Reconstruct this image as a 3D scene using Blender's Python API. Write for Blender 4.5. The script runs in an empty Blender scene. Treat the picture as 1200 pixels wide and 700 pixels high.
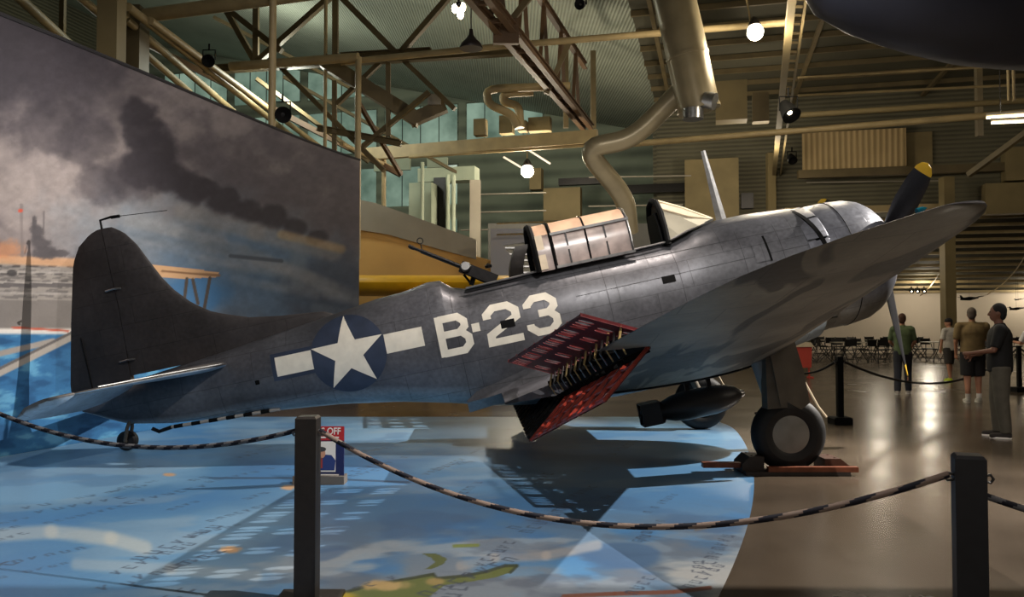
import bpy, bmesh, math, random
import numpy as np
from math import sin, cos, tan, pi, radians, sqrt, atan
from mathutils import Vector, Matrix
random.seed(7)
SC = bpy.context.scene
COL = SC.collection

# ------------------------------------------------------------------ camera
FPX, HC, PIT = 950.0, 1.5, atan(28 / 950.0)
cd = bpy.data.cameras.new('camera'); cam = bpy.data.objects.new('camera', cd); COL.objects.link(cam)
cd.sensor_width = 36.0; cd.lens = 36.0 * FPX / 1200.0; cd.clip_end = 300
cam.location = (0, 0, HC); cam.rotation_euler = (pi / 2 + PIT, 0, 0)
SC.camera = cam
CAM = np.array([0, 0, HC])

def ray(px, py):
    x = (px - 600) / FPX; z = (350 - py) / FPX
    return np.array([x, cos(PIT) - z * sin(PIT), sin(PIT) + z * cos(PIT)])
def WY(px, py, Y):
    d = ray(px, py); return CAM + d * (Y / d[1])
def WH(px, py, h):
    d = ray(px, py); return CAM + d * ((h - HC) / d[2])
def project(X, Y, Z):
    Zc = Z - HC
    d = Y * cos(PIT) + Zc * sin(PIT); v = -Y * sin(PIT) + Zc * cos(PIT)
    d = np.maximum(d, 0.05)
    return 600 + FPX * X / d, 350 - FPX * v / d

# ------------------------------------------------------------------ materials
def lin(c):
    c = c / 255.0
    return c / 12.92 if c <= 0.04045 else ((c + 0.055) / 1.055) ** 2.4
def rgb(r, g, b): return (lin(r), lin(g), lin(b), 1.0)
def mat(name, col, rough=0.6, metal=0.0, noise=0.0, nscale=6.0, bump=0.0, spec=0.5, emit=None, estr=0.0, alpha=1.0, trans=0.0):
    m = bpy.data.materials.new(name); m.use_nodes = True
    nt = m.node_tree; b = nt.nodes['Principled BSDF']
    b.inputs['Base Color'].default_value = col
    b.inputs['Roughness'].default_value = rough
    b.inputs['Metallic'].default_value = metal
    b.inputs['Specular IOR Level'].default_value = spec
    if alpha < 1: b.inputs['Alpha'].default_value = alpha
    if trans: b.inputs['Transmission Weight'].default_value = trans
    if emit: b.inputs['Emission Color'].default_value = emit; b.inputs['Emission Strength'].default_value = estr
    if noise or bump:
        tc = nt.nodes.new('ShaderNodeTexCoord'); n = nt.nodes.new('ShaderNodeTexNoise')
        n.inputs['Scale'].default_value = nscale; n.inputs['Detail'].default_value = 5
        nt.links.new(tc.outputs['Object'], n.inputs['Vector'])
        if noise:
            r = nt.nodes.new('ShaderNodeMapRange')
            r.inputs['From Min'].default_value = .3; r.inputs['From Max'].default_value = .7
            r.inputs['To Min'].default_value = 1 - noise; r.inputs['To Max'].default_value = 1 + noise
            nt.links.new(n.outputs['Fac'], r.inputs['Value'])
            mx = nt.nodes.new('ShaderNodeVectorMath'); mx.operation = 'SCALE'
            mx.inputs[0].default_value = col[:3]
            nt.links.new(r.outputs['Result'], mx.inputs['Scale'])
            nt.links.new(mx.outputs['Vector'], b.inputs['Base Color'])
        if bump:
            bp = nt.nodes.new('ShaderNodeBump'); bp.inputs['Strength'].default_value = bump; bp.inputs['Distance'].default_value = .02
            nt.links.new(n.outputs['Fac'], bp.inputs['Height']); nt.links.new(bp.outputs['Normal'], b.inputs['Normal'])
    return m

def skin_paint(name, top, under, axes='XZ', rough=.42, stain=0.0):
    """weathered aircraft paint: upper colour, pale underside by facing, riveted panel seams"""
    m = bpy.data.materials.new(name); m.use_nodes = True
    nt = m.node_tree; N = nt.nodes; Lk = nt.links.new; b = N['Principled BSDF']
    tc = N.new('ShaderNodeTexCoord'); geo = N.new('ShaderNodeNewGeometry')
    vt = N.new('ShaderNodeVectorTransform'); vt.vector_type = 'NORMAL'; vt.convert_from = 'WORLD'; vt.convert_to = 'OBJECT'
    Lk(geo.outputs['Normal'], vt.inputs['Vector'])
    sp = N.new('ShaderNodeSeparateXYZ'); Lk(vt.outputs['Vector'], sp.inputs['Vector'])
    n1 = N.new('ShaderNodeTexNoise'); n1.inputs['Scale'].default_value = 1.6; n1.inputs['Detail'].default_value = 6
    Lk(tc.outputs['Object'], n1.inputs['Vector'])
    n2 = N.new('ShaderNodeTexNoise'); n2.inputs['Scale'].default_value = 22; n2.inputs['Detail'].default_value = 4
    Lk(tc.outputs['Object'], n2.inputs['Vector'])
    ad = N.new('ShaderNodeMath'); ad.operation = 'MULTIPLY_ADD'; ad.inputs[1].default_value = .25; Lk(n1.outputs['Fac'], ad.inputs[0]); Lk(sp.outputs['Z'], ad.inputs[2])
    mr = N.new('ShaderNodeMapRange'); mr.inputs['From Min'].default_value = -.62; mr.inputs['From Max'].default_value = -.32
    Lk(ad.outputs['Value'], mr.inputs['Value'])
    mix = N.new('ShaderNodeMix'); mix.data_type = 'RGBA'; mix.inputs['A'].default_value = under; mix.inputs['B'].default_value = top
    Lk(mr.outputs['Result'], mix.inputs['Factor'])
    so = N.new('ShaderNodeSeparateXYZ'); Lk(tc.outputs['Object'], so.inputs['Vector'])
    cb = N.new('ShaderNodeCombineXYZ'); Lk(so.outputs['X'], cb.inputs['X']); Lk(so.outputs['Z' if axes == 'XZ' else 'Y'], cb.inputs['Y'])
    br = N.new('ShaderNodeTexBrick'); br.inputs['Scale'].default_value = 1.0
    br.inputs['Brick Width'].default_value = .85 if axes == 'XZ' else .6; br.inputs['Row Height'].default_value = .31 if axes == 'XZ' else .55
    br.inputs['Mortar Size'].default_value = .0045; br.inputs['Mortar Smooth'].default_value = .2
    br.inputs['Color1'].default_value = (1, 1, 1, 1); br.inputs['Color2'].default_value = (.86, .86, .88, 1); br.inputs['Mortar'].default_value = (.55, .55, .55, 1)
    Lk(cb.outputs['Vector'], br.inputs['Vector'])
    mu = N.new('ShaderNodeMix'); mu.data_type = 'RGBA'; mu.blend_type = 'MULTIPLY'; mu.inputs['Factor'].default_value = .8
    Lk(mix.outputs['Result'], mu.inputs['A']); Lk(br.outputs['Color'], mu.inputs['B'])
    # blotchy wear
    r2 = N.new('ShaderNodeMapRange'); r2.inputs['From Min'].default_value = .3; r2.inputs['From Max'].default_value = .7
    r2.inputs['To Min'].default_value = .62; r2.inputs['To Max'].default_value = 1.32; Lk(n1.outputs['Fac'], r2.inputs['Value'])
    r3 = N.new('ShaderNodeMapRange'); r3.inputs['From Min'].default_value = .3; r3.inputs['From Max'].default_value = .7
    r3.inputs['To Min'].default_value = .82; r3.inputs['To Max'].default_value = 1.15; Lk(n2.outputs['Fac'], r3.inputs['Value'])
    pm = N.new('ShaderNodeMath'); pm.operation = 'MULTIPLY'; Lk(r2.outputs['Result'], pm.inputs[0]); Lk(r3.outputs['Result'], pm.inputs[1])
    last = pm.outputs['Value']
    if stain:
        mp = N.new('ShaderNodeMapping'); mp.inputs['Scale'].default_value = (1.9, .5, 1); mp.inputs['Rotation'].default_value = (0, 0, -.25); Lk(tc.outputs['Object'], mp.inputs['Vector'])
        n3 = N.new('ShaderNodeTexNoise'); n3.inputs['Scale'].default_value = 1.25; n3.inputs['Detail'].default_value = 2; n3.inputs['Distortion'].default_value = .8
        Lk(mp.outputs['Vector'], n3.inputs['Vector'])
        r4 = N.new('ShaderNodeMapRange'); r4.inputs['From Min'].default_value = .50; r4.inputs['From Max'].default_value = .54
        r4.inputs['To Min'].default_value = 1; r4.inputs['To Max'].default_value = 1 - stain; Lk(n3.outputs['Fac'], r4.inputs['Value'])
        p2 = N.new('ShaderNodeMath'); p2.operation = 'MULTIPLY'; Lk(last, p2.inputs[0]); Lk(r4.outputs['Result'], p2.inputs[1]); last = p2.outputs['Value']
    sc = N.new('ShaderNodeVectorMath'); sc.operation = 'SCALE'; Lk(mu.outputs['Result'], sc.inputs[0]); Lk(last, sc.inputs['Scale'])
    Lk(sc.outputs['Vector'], b.inputs['Base Color'])
    rr = N.new('ShaderNodeMapRange'); rr.inputs['To Min'].default_value = rough - .1; rr.inputs['To Max'].default_value = rough + .18; Lk(n2.outputs['Fac'], rr.inputs['Value'])
    Lk(rr.outputs['Result'], b.inputs['Roughness'])
    bp = N.new('ShaderNodeBump'); bp.inputs['Strength'].default_value = .25; bp.inputs['Distance'].default_value = .01
    Lk(br.outputs['Fac'], bp.inputs['Height']); bp.invert = True
    b2 = N.new('ShaderNodeBump'); b2.inputs['Strength'].default_value = .12; b2.inputs['Distance'].default_value = .03
    Lk(n1.outputs['Fac'], b2.inputs['Height']); Lk(b2.outputs['Normal'], bp.inputs['Normal']); Lk(bp.outputs['Normal'], b.inputs['Normal'])
    b.inputs['Metallic'].default_value = .35
    return m

# ------------------------------------------------------------------ mesh builder
class MB:
    def __init__(s): s.v = []; s.f = []; s.mi = []
    def add(s, vs, fs, mi=0):
        o = len(s.v); s.v += [tuple(float(c) for c in p) for p in vs]
        for f in fs: s.f.append([i + o for i in f]); s.mi.append(mi)
    def box(s, c, d, R=None, mi=0, bev=0.0):
        c = Vector([float(t) for t in c]); x, y, z = d[0] / 2, d[1] / 2, d[2] / 2
        vs = [Vector((i * x, j * y, k * z)) for i in (-1, 1) for j in (-1, 1) for k in (-1, 1)]
        if R is not None: vs = [R @ q for q in vs]
        s.add([q + c for q in vs], [(0, 1, 3, 2), (4, 6, 7, 5), (0, 4, 5, 1), (2, 3, 7, 6), (0, 2, 6, 4), (1, 5, 7, 3)], mi)
    def beam(s, p, q, w, h, mi=0):
        p = Vector([float(t) for t in p]); q = Vector([float(t) for t in q]); d = (q - p); L = d.length; d.normalize()
        up = Vector((0, 0, 1)) if abs(d.z) < .95 else Vector((0, 1, 0))
        y = up.cross(d).normalized(); z = d.cross(y)
        R = Matrix((d, y, z)).transposed()
        s.box((p + q) / 2, (L, w, h), R, mi)
    def ibeam(s, p, q, w, h, mi=0):
        p = Vector([float(t) for t in p]); q = Vector([float(t) for t in q]); t = h * .14
        up = Vector((0, 0, 1)) if abs((q - p).normalized().z) < .9 else Vector((0, 1, 0))
        o = up * (h / 2 - t / 2)
        s.beam(p + o, q + o, w, t, mi); s.beam(p - o, q - o, w, t, mi); s.beam(p, q, w * .16, h - t * 1.5, mi)
    def tube(s, pts, r, n=10, cap=True, mi=0, stripes=None):
        P = [Vector([float(t) for t in p]) for p in pts]; m = len(P)
        rs = r if isinstance(r, (list, tuple)) else [r] * m
        prev = None; rings = []
        for i in range(m):
            if i == 0: t = P[1] - P[0]
            elif i == m - 1: t = P[-1] - P[-2]
            else: t = (P[i] - P[i - 1]).normalized() + (P[i + 1] - P[i]).normalized()
            if t.length < 1e-9: t = P[i] - P[i - 1]
            t.normalize()
            if prev is None:
                a = Vector((0, 0, 1)) if abs(t.z) < .9 else Vector((1, 0, 0)); u = t.cross(a).normalized()
            else:
                u = (prev - t * prev.dot(t))
                u = u.normalized() if u.length > 1e-6 else t.orthogonal().normalized()
            prev = u; w = t.cross(u)
            k = 1.0
            rings.append([P[i] + (u * cos(2 * pi * j / n) + w * sin(2 * pi * j / n)) * rs[i] * k for j in range(n)])
        o = len(s.v)
        for R_ in rings: s.v += [tuple(q) for q in R_]
        for i in range(m - 1):
            for j in range(n):
                s.f.append([o + i * n + j, o + i * n + (j + 1) % n, o + (i + 1) * n + (j + 1) % n, o + (i + 1) * n + j])
                if stripes: s.mi.append(int(((j / n + i / stripes) % 1.0) < .5))
                else: s.mi.append(mi)
        if cap:
            s.f.append([o + j for j in range(n)][::-1]); s.mi.append(mi)
            s.f.append([o + (m - 1) * n + j for j in range(n)]); s.mi.append(mi)
    def capsule(s, p, q, r1, r2, n=12):
        p = Vector(p); q = Vector(q); d = (q - p)
        if d.length < 1e-6: d = Vector((0, 0, 1e-4)); q = p + d
        d.normalize(); pts = []; rs = []
        for k in range(5):
            a = pi / 2 * (1 - k / 4); pts.append(p - d * r1 * sin(a)); rs.append(max(r1 * cos(a), 1e-4))
        for k in range(5):
            a = pi / 2 * k / 4; pts.append(q + d * r2 * sin(a)); rs.append(max(r2 * cos(a), 1e-4))
        s.tube(pts, rs, n)
    def ell(s, c, r, R=None, n=16, m=10):
        c = Vector(c); vs = []; fs = []
        for i in range(m + 1):
            th = pi * i / m
            for j in range(n):
                v = Vector((r[0] * sin(th) * cos(2 * pi * j / n), r[1] * sin(th) * sin(2 * pi * j / n), r[2] * cos(th)))
                if R is not None: v = R @ v
                vs.append(v + c)
        for i in range(m):
            for j in range(n): fs.append((i * n + j, (i + 1) * n + j, (i + 1) * n + (j + 1) % n, i * n + (j + 1) % n))
        s.add(vs, fs)
    def loft(s, rings, cap=(True, True), closed=True, mi=0):
        n = len(rings[0]); o = len(s.v)
        for R_ in rings: s.v += [tuple(float(c) for c in q) for q in R_]
        for i in range(len(rings) - 1):
            for j in range(n if closed else n - 1):
                s.f.append([o + i * n + j, o + i * n + (j + 1) % n, o + (i + 1) * n + (j + 1) % n, o + (i + 1) * n + j]); s.mi.append(mi)
        if cap[0]: s.f.append([o + j for j in range(n)][::-1]); s.mi.append(mi)
        if cap[1]: s.f.append([o + (len(rings) - 1) * n + j for j in range(n)]); s.mi.append(mi)
    def lathe(s, prof, c, ax, n=32, mi=0):
        """prof: list of (distance along ax, radius)"""
        c = Vector(c); ax = Vector(ax).normalized(); u = ax.orthogonal().normalized(); w = ax.cross(u)
        s.loft([[c + ax * t + (u * cos(2 * pi * j / n) + w * sin(2 * pi * j / n)) * max(r, 1e-4) for j in range(n)] for t, r in prof], (True, True), True, mi)
    def prism(s, poly, off, mi=0):
        """poly: 3d loop, off: extrusion vector"""
        off = Vector([float(t) for t in off]); P = [Vector([float(t) for t in p]) for p in poly]; n = len(P)
        s.add(P + [p + off for p in P], [list(range(n))[::-1], list(range(n, 2 * n))] + [[i, (i + 1) % n, n + (i + 1) % n, n + i] for i in range(n)], mi)
    def build(s, name, m, parent=None, smooth=True, origin=None, auto=35):
        me = bpy.data.meshes.new(name)
        if origin is not None: vs = [(a - origin[0], b_ - origin[1], c - origin[2]) for a, b_, c in s.v]
        else: vs = s.v
        me.from_pydata(vs, [], s.f)
        ms = m if isinstance(m, (list, tuple)) else [m]
        for k in ms: me.materials.append(k)
        if len(ms) > 1: me.polygons.foreach_set('material_index', s.mi)
        bm = bmesh.new(); bm.from_mesh(me); bmesh.ops.recalc_face_normals(bm, faces=bm.faces); bm.to_mesh(me); bm.free()
        if smooth:
            me.polygons.foreach_set('use_smooth', [True] * len(me.polygons))
            me.set_sharp_from_angle(angle=radians(auto))
        o = bpy.data.objects.new(name, me); COL.objects.link(o)
        if parent is not None: o.parent = parent
        if origin is not None and parent is None: o.location = origin
        return o

def tag(o, label=None, cat=None, group=None, kind=None):
    if label: o['label'] = label
    if cat: o['category'] = cat
    if group: o['group'] = group
    if kind: o['kind'] = kind
    return o
def thing(name, label, cat, loc=(0, 0, 0), rz=0, group=None):
    o = bpy.data.objects.new(name, None); COL.objects.link(o); o.location = [float(t) for t in loc]; o.rotation_euler = (0, 0, rz)
    o.empty_display_size = .2
    return tag(o, label, cat, group)
def copy_tree(o, parent=None):
    c = o.copy(); COL.objects.link(c); c.parent = parent
    for ch in list(o.children): copy_tree(ch, c)
    return c
def lerp(a, b, t): return a + (b - a) * t
def interp(x, tab):
    return float(np.interp(x, [t[0] for t in tab], [t[1] for t in tab]))

# ------------------------------------------------------------------ painted surfaces (colour attributes computed in numpy)
def _h(ix, iy, seed):
    n = (ix.astype(np.int64) * 374761393 + iy.astype(np.int64) * 668265263 + seed * 1442695041) & 0xffffffff
    n = ((n ^ (n >> 13)) * 1274126177) & 0xffffffff
    return ((n ^ (n >> 16)) & 0xffff) / 65535.0
def vnoise(x, y, seed=0):
    ix = np.floor(x); iy = np.floor(y); fx = x - ix; fy = y - iy
    fx = fx * fx * (3 - 2 * fx); fy = fy * fy * (3 - 2 * fy)
    a = _h(ix, iy, seed); b = _h(ix + 1, iy, seed); c = _h(ix, iy + 1, seed); d = _h(ix + 1, iy + 1, seed)
    return (a * (1 - fx) + b * fx) * (1 - fy) + (c * (1 - fx) + d * fx) * fy
def fbm(x, y, o=4, seed=0):
    t = 0; amp = .5; tot = 0
    for k in range(o): t = t + vnoise(x, y, seed + k) * amp; tot += amp; x = x * 2.03; y = y * 2.03; amp *= .5
    return t / tot
def sst(a, b, x):
    t = np.clip((x - a) / (b - a), 0, 1); return t * t * (3 - 2 * t)
class Canvas:
    def __init__(s, x, y, base): s.x = x; s.y = y; s.c = np.zeros(x.shape + (3,)) + np.array(base, float)
    def mix(s, col, a): s.c += (np.array(col, float) - s.c) * np.clip(a, 0, 1)[..., None]
    def line(s, pts, w, col, soft=1.0, amt=1.0):
        for (x0, y0), (x1, y1) in zip(pts[:-1], pts[1:]):
            dx, dy = x1 - x0, y1 - y0; L = dx * dx + dy * dy + 1e-9
            t = np.clip(((s.x - x0) * dx + (s.y - y0) * dy) / L, 0, 1)
            d = np.hypot(s.x - x0 - t * dx, s.y - y0 - t * dy)
            s.mix(col, (1 - sst(w, w + soft, d)) * amt)
    def blob(s, cx, cy, rx, ry, col, soft=.4, amt=1.0, nz=0.0, rot=0.0, seed=3, f=.04):
        X = s.x - cx; Y = s.y - cy; c, q = cos(rot), sin(rot)
        d = np.hypot((X * c + Y * q) / rx, (-X * q + Y * c) / ry)
        if nz: d = d + (fbm(s.x * f, s.y * f, 4, seed) - .5) * nz
        s.mix(col, (1 - sst(1 - soft, 1 + soft, d)) * amt)
    def poly(s, pts, col, amt=1.0):
        ins = np.zeros(s.x.shape, bool); n = len(pts)
        for i in range(n):
            x0, y0 = pts[i]; x1, y1 = pts[(i + 1) % n]
            cnd = ((y0 > s.y) != (y1 > s.y)) & (s.x < (x1 - x0) * (s.y - y0) / (y1 - y0 + 1e-12) + x0)
            ins ^= cnd
        s.mix(col, ins * amt)
def painted_grid(name, P, C, m, parent=None):
    """P: (ny,nx,3) points, C: (ny,nx,3) sRGB 0-255"""
    ny, nx = P.shape[:2]
    me = bpy.data.meshes.new(name)
    idx = np.arange(ny * nx).reshape(ny, nx)
    q = np.stack([idx[:-1, :-1], idx[:-1, 1:], idx[1:, 1:], idx[1:, :-1]], -1).reshape(-1, 4)
    me.vertices.add(ny * nx); me.vertices.foreach_set('co', P.reshape(-1).astype(np.float32))
    me.loops.add(q.size); me.loops.foreach_set('vertex_index', q.reshape(-1).astype(np.int32))
    me.polygons.add(len(q)); me.polygons.foreach_set('loop_start', (np.arange(len(q)) * 4).astype(np.int32))
    me.update(); me.validate()
    at = me.color_attributes.new('paint', 'FLOAT_COLOR', 'POINT')
    c = np.clip(C, 0, 255) / 255.0; c = np.where(c <= .04045, c / 12.92, ((c + .055) / 1.055) ** 2.4)
    at.data.foreach_set('color', np.concatenate([c.reshape(-1, 3), np.ones((ny * nx, 1))], 1).reshape(-1).astype(np.float32))
    me.polygons.foreach_set('use_smooth', [True] * len(me.polygons))
    me.materials.append(m)
    o = bpy.data.objects.new(name, me); COL.objects.link(o)
    if parent: o.parent = parent
    return o
def paint_mat(name, rough, spec=.5, grain=.05, gs=60, coat=0):
    m = bpy.data.materials.new(name); m.use_nodes = True; nt = m.node_tree; b = nt.nodes['Principled BSDF']
    a = nt.nodes.new('ShaderNodeAttribute'); a.attribute_name = 'paint'
    n = nt.nodes.new('ShaderNodeTexNoise'); n.inputs['Scale'].default_value = gs; n.inputs['Detail'].default_value = 3
    tc = nt.nodes.new('ShaderNodeTexCoord'); nt.links.new(tc.outputs['Object'], n.inputs['Vector'])
    r = nt.nodes.new('ShaderNodeMapRange'); r.inputs['To Min'].default_value = 1 - grain * 2; r.inputs['To Max'].default_value = 1 + grain * 2
    nt.links.new(n.outputs['Fac'], r.inputs['Value'])
    s = nt.nodes.new('ShaderNodeVectorMath'); s.operation = 'SCALE'; nt.links.new(a.outputs['Color'], s.inputs[0]); nt.links.new(r.outputs['Result'], s.inputs['Scale'])
    nt.links.new(s.outputs['Vector'], b.inputs['Base Color'])
    b.inputs['Roughness'].default_value = rough; b.inputs['Specular IOR Level'].default_value = spec
    return m

# --- mural wall: a free-standing curved painted backdrop
MWH = 4.95
mw_ctrl = [(-6.9, 6.0)]
for px, py in [(0, 15), (75, 47), (145, 76), (210, 103), (300, 140), (365, 168), (421, 187)]:
    Y = (MWH - HC) * FPX / (378.0 - py); mw_ctrl.append(((px - 600) / FPX * Y, Y))
mw_ctrl = np.array(mw_ctrl)
seg = np.r_[0, np.cumsum(np.hypot(*np.diff(mw_ctrl, axis=0).T))]
cx_ = np.polyfit(seg, mw_ctrl[:, 0], 4); cy_ = np.polyfit(seg, mw_ctrl[:, 1], 4)
tt = np.linspace(0, seg[-1], 560)
mwx = np.polyval(cx_, tt); mwy = np.polyval(cy_, tt)
mwy[-1] = max(mwy[-1], mwy[-2])
def mural_x(Y): return float(np.interp(Y, mwy, mwx))
zz = np.linspace(0.0, MWH, 330)
PX = np.broadcast_to(mwx, (330, 560)); PY = np.broadcast_to(mwy, (330, 560)); PZ = np.broadcast_to(zz[:, None], (330, 560))
P = np.stack([PX, PY, PZ], -1).copy()
px, py = project(PX, PY, PZ)
cv = Canvas(px, py, (112, 104, 106))
n1 = fbm(px * .018, py * .022, 5, 11); n2 = fbm(px * .05 + 9, py * .06, 4, 23)
cv.mix((78, 72, 78), sst(.42, .66, n1) * .8)
cv.mix((140, 130, 128), sst(.56, .34, n1) * .35)
cv.blob(30, 60, 95, 90, (54, 50, 58), .5, .9, 1.0)
cv.blob(95, 110, 70, 60, (66, 61, 68), .5, .7, 1.2, seed=8)
cv.blob(60, 225, 80, 75, (150, 140, 138), .6, .85, .9, seed=5)
cv.blob(150, 175, 40, 60, (140, 130, 128), .6, .5, 1.0, seed=6)
cv.blob(240, 300, 150, 60, (112, 124, 136), .6, .75, .8, rot=.25, seed=12)
cv.blob(330, 330, 130, 55, (78, 102, 128), .5, .8, .7, rot=.2, seed=13)
cv.blob(395, 345, 60, 40, (62, 66, 78), .5, .7, .8, seed=14)
for i in range(7): cv.line([(150 + 30 * i, 262 + 9 * i + 9 * sin(i * 2.)), (260 + 26 * i, 282 + 11 * i)], 2.5, (138, 136, 136), 9, .28)
plume = [(160, 133, 17), (168, 155, 20), (180, 178, 22), (172, 200, 24), (200, 208, 19), (225, 222, 18), (240, 222, 12), (262, 236, 17), (290, 248, 14), (318, 256, 15), (345, 266, 12), (372, 278, 9), (150, 210, 26), (120, 215, 24), (60, 150, 34), (100, 165, 30)]
for i, (x, y, r) in enumerate(plume): cv.blob(x, y, r * 1.25, r, (52, 48, 55), .28, .9 if i < 12 else .5, .7, seed=30 + i, f=.07)
cv.line([(215, 248), (300, 272), (390, 296)], 5, (140, 134, 130), 10, .5)
cv.line([(330, 275), (400, 292)], 2, (190, 150, 90), 6, .4)
for i in range(26):
    x_ = 130 + 12 * i; y_ = 250 + 5.2 * i + 14 * sin(i * 1.7)
    cv.line([(x_, y_), (x_ + 60, y_ + 14)], 1.0 + (i % 3), [(150, 150, 152), (70, 88, 108), (128, 130, 134)][i % 3], 7, .22)
cv.c *= (1 + .16 * (fbm(px * .16, py * .2, 4, 91) - .5))[..., None]
# water and burning carrier
cv.mix((44, 98, 144), sst(386, 394, py) * (px < 270))
wn = fbm(px * .03, py * .08, 5, 41)
cv.mix((92, 150, 184), sst(.56, .7, wn) * sst(388, 396, py) * (px < 270) * .8)
cv.mix((26, 70, 112), sst(.48, .3, wn) * sst(388, 396, py) * (px < 270) * .8)
cv.poly([(-200, 302), (110, 310), (110, 388), (-200, 388)], (136, 130, 126))
cv.mix((92, 88, 88), ((py > 306) & (py < 350) & (px < 110)) * sst(.45, .6, fbm(px * .12, py * .5, 4, 51)) * .7)
for i in range(14): cv.line([(-5 + 7 * i, 312 + (i % 3) * 9), (2 + 7 * i, 312 + (i % 3) * 9)], .8, (64, 60, 62), 1, .8)
for y_ in (318, 330, 343): cv.line([(-60, y_), (110, y_ + 2)], .7, (170, 164, 160), 1.2, .6)
cv.mix((108, 103, 101), ((py > 352) & (py < 384) & (px < 110)) * .8)
cv.mix((82, 78, 80), ((py > 332) & (py < 337) & (px < 110)) * .8)
cv.line([(-100, 300), (110, 309)], 3, (196, 150, 112), 4, .8)
cv.line([(-100, 388), (110, 389)], 1.5, (210, 205, 200), 3, .9)
cv.line([(15, 384), (80, 388)], .8, (170, 70, 50), 1, .8)
cv.blob(8, 293, 20, 10, (186, 126, 88), .5, .7, 1.2, seed=61, f=.15)
for x, y, rx, ry in [(44, 272, 8, 9), (47, 285, 11, 8), (52, 296, 14, 7), (40, 262, 3, 8), (70, 297, 12, 4)]: cv.blob(x, y, rx, ry, (74, 70, 74), .3, .9, .9, seed=62 + rx, f=.2)
cv.line([(25, 240), (26, 300)], .8, (110, 102, 102), 1.5, .7); cv.line([(51, 248), (51, 275)], .6, (90, 84, 86), 1, .8)
cv.blob(24, 247, 3, 2, (190, 70, 50), .4, .9); cv.blob(14, 320, 6, 4, (50, 48, 50), .2, .8)
cv.line([(-40, 456), (88, 392)], 4, (150, 144, 138), 2); cv.line([(-40, 424), (62, 400)], 2.4, (140, 134, 130), 2); cv.line([(-40, 452), (88, 388)], 1, (90, 86, 86), 1.2)
# biplane top wing fragment over blue sea
cv.blob(225, 345, 45, 24, (62, 108, 152), .4, .9, .6, seed=71)
cv.poly([(150, 308), (205, 313), (257, 319), (254, 325), (215, 327), (150, 322)], (186, 148, 112))
cv.line([(190, 318), (257, 323)], .8, (128, 96, 70), 1)
for a, b in [((219, 327), (216, 352)), ((246, 326), (239, 364)), ((226, 328), (232, 356))]: cv.line([a, b], 1.4, (74, 66, 62), 1)
cv.blob(350, 305, 10, 22, (120, 128, 136), .6, .5); cv.line([(270, 300), (330, 306)], 1.2, (60, 66, 76), 2, .7)
cv.c *= (0.94 + .12 * n2)[..., None]
M_mural = paint_mat('mural_paint', .75, .25, .04, 40)
mural = thing('mural_wall', 'tall curved free-standing backdrop painted with smoke, sea and a burning aircraft carrier', 'mural', (0, 0, 0))
painted_grid('painted_face', P, cv.c, M_mural, mural)
M_dkedge = mat('mural_edge_dark', rgb(40, 38, 42), .7)
mb = MB()
nx_ = np.gradient(mwy); ny_ = -np.gradient(mwx); ln = np.hypot(nx_, ny_)
bx = mwx - nx_ / ln * .12; by = mwy - ny_ / ln * .12
K = list(range(0, 560, 8)) + [559]
mb.loft([[(mwx[k] - nx_[k] / ln[k] * .03, mwy[k] - ny_[k] / ln[k] * .03, MWH + .001), (bx[k], by[k], MWH + .001), (bx[k], by[k], 0), (mwx[k] - nx_[k] / ln[k] * .03, mwy[k] - ny_[k] / ln[k] * .03, 0)] for k in K])
mb.build('backing_board', M_dkedge, mural, smooth=False)
mb = MB(); mb.tube([(mwx[k], mwy[k], MWH + .01) for k in K], .025, 6); mb.build('top_rail', M_dkedge, mural)

# --- floor map
A3 = np.array([(3.3, 12.7), (2.40, 8.1), (1.11, 4.43)])
(x1, y1), (x2, y2), (x3, y3) = A3
Mx = np.array([[x2 - x1, y2 - y1], [x3 - x1, y3 - y1]]); Rr = .5 * np.array([x2**2 - x1**2 + y2**2 - y1**2, x3**2 - x1**2 + y3**2 - y1**2])
fc = np.linalg.solve(Mx, Rr); fR = np.hypot(x1 - fc[0], y1 - fc[1])
NYF, NXF = 820, 900
t_ = np.linspace(0, 1, NYF); Yr = 2.2 * (12.9 / 2.2) ** t_
xr = fc[0] + np.sqrt(np.maximum(fR**2 - (Yr - fc[1])**2, 0))
bend = np.clip((Yr - 10.5) / 2.4, 0, 1); xr = xr - .5 * bend**4
xl = np.array([mural_x(y) + .03 if y > mwy[0] else -6.9 for y in Yr])
u_ = np.linspace(0, 1, NXF)
X = xl[:, None] * (1 - u_) + xr[:, None] * u_; Y = np.broadcast_to(Yr[:, None], X.shape)
px, py = project(X, Y, X * 0)
cv = Canvas(px, py, (90, 134, 172))
na = fbm(X * .5, Y * .5, 5, 101); nb = fbm(X * 2.2 + 5, Y * 2.2, 5, 102); nc = fbm(X * .9 + Y * .4, Y * 1.8 - X * .5, 5, 103)
cv.mix((70, 118, 168), sst(.45, .68, na) * .75)
cv.mix((150, 186, 214), sst(.55, .36, na) * .5)
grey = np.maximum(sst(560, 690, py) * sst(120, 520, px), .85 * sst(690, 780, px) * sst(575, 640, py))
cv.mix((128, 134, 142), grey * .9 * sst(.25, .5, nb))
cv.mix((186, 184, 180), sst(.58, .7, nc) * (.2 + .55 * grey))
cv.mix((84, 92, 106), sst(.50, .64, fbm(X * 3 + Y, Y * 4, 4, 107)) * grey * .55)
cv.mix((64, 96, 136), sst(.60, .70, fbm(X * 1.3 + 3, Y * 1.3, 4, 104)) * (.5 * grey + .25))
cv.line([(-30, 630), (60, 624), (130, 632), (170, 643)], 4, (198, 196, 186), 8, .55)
cv.line([(90, 662), (200, 668), (300, 676)], 3, (190, 188, 182), 8, .4)
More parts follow.
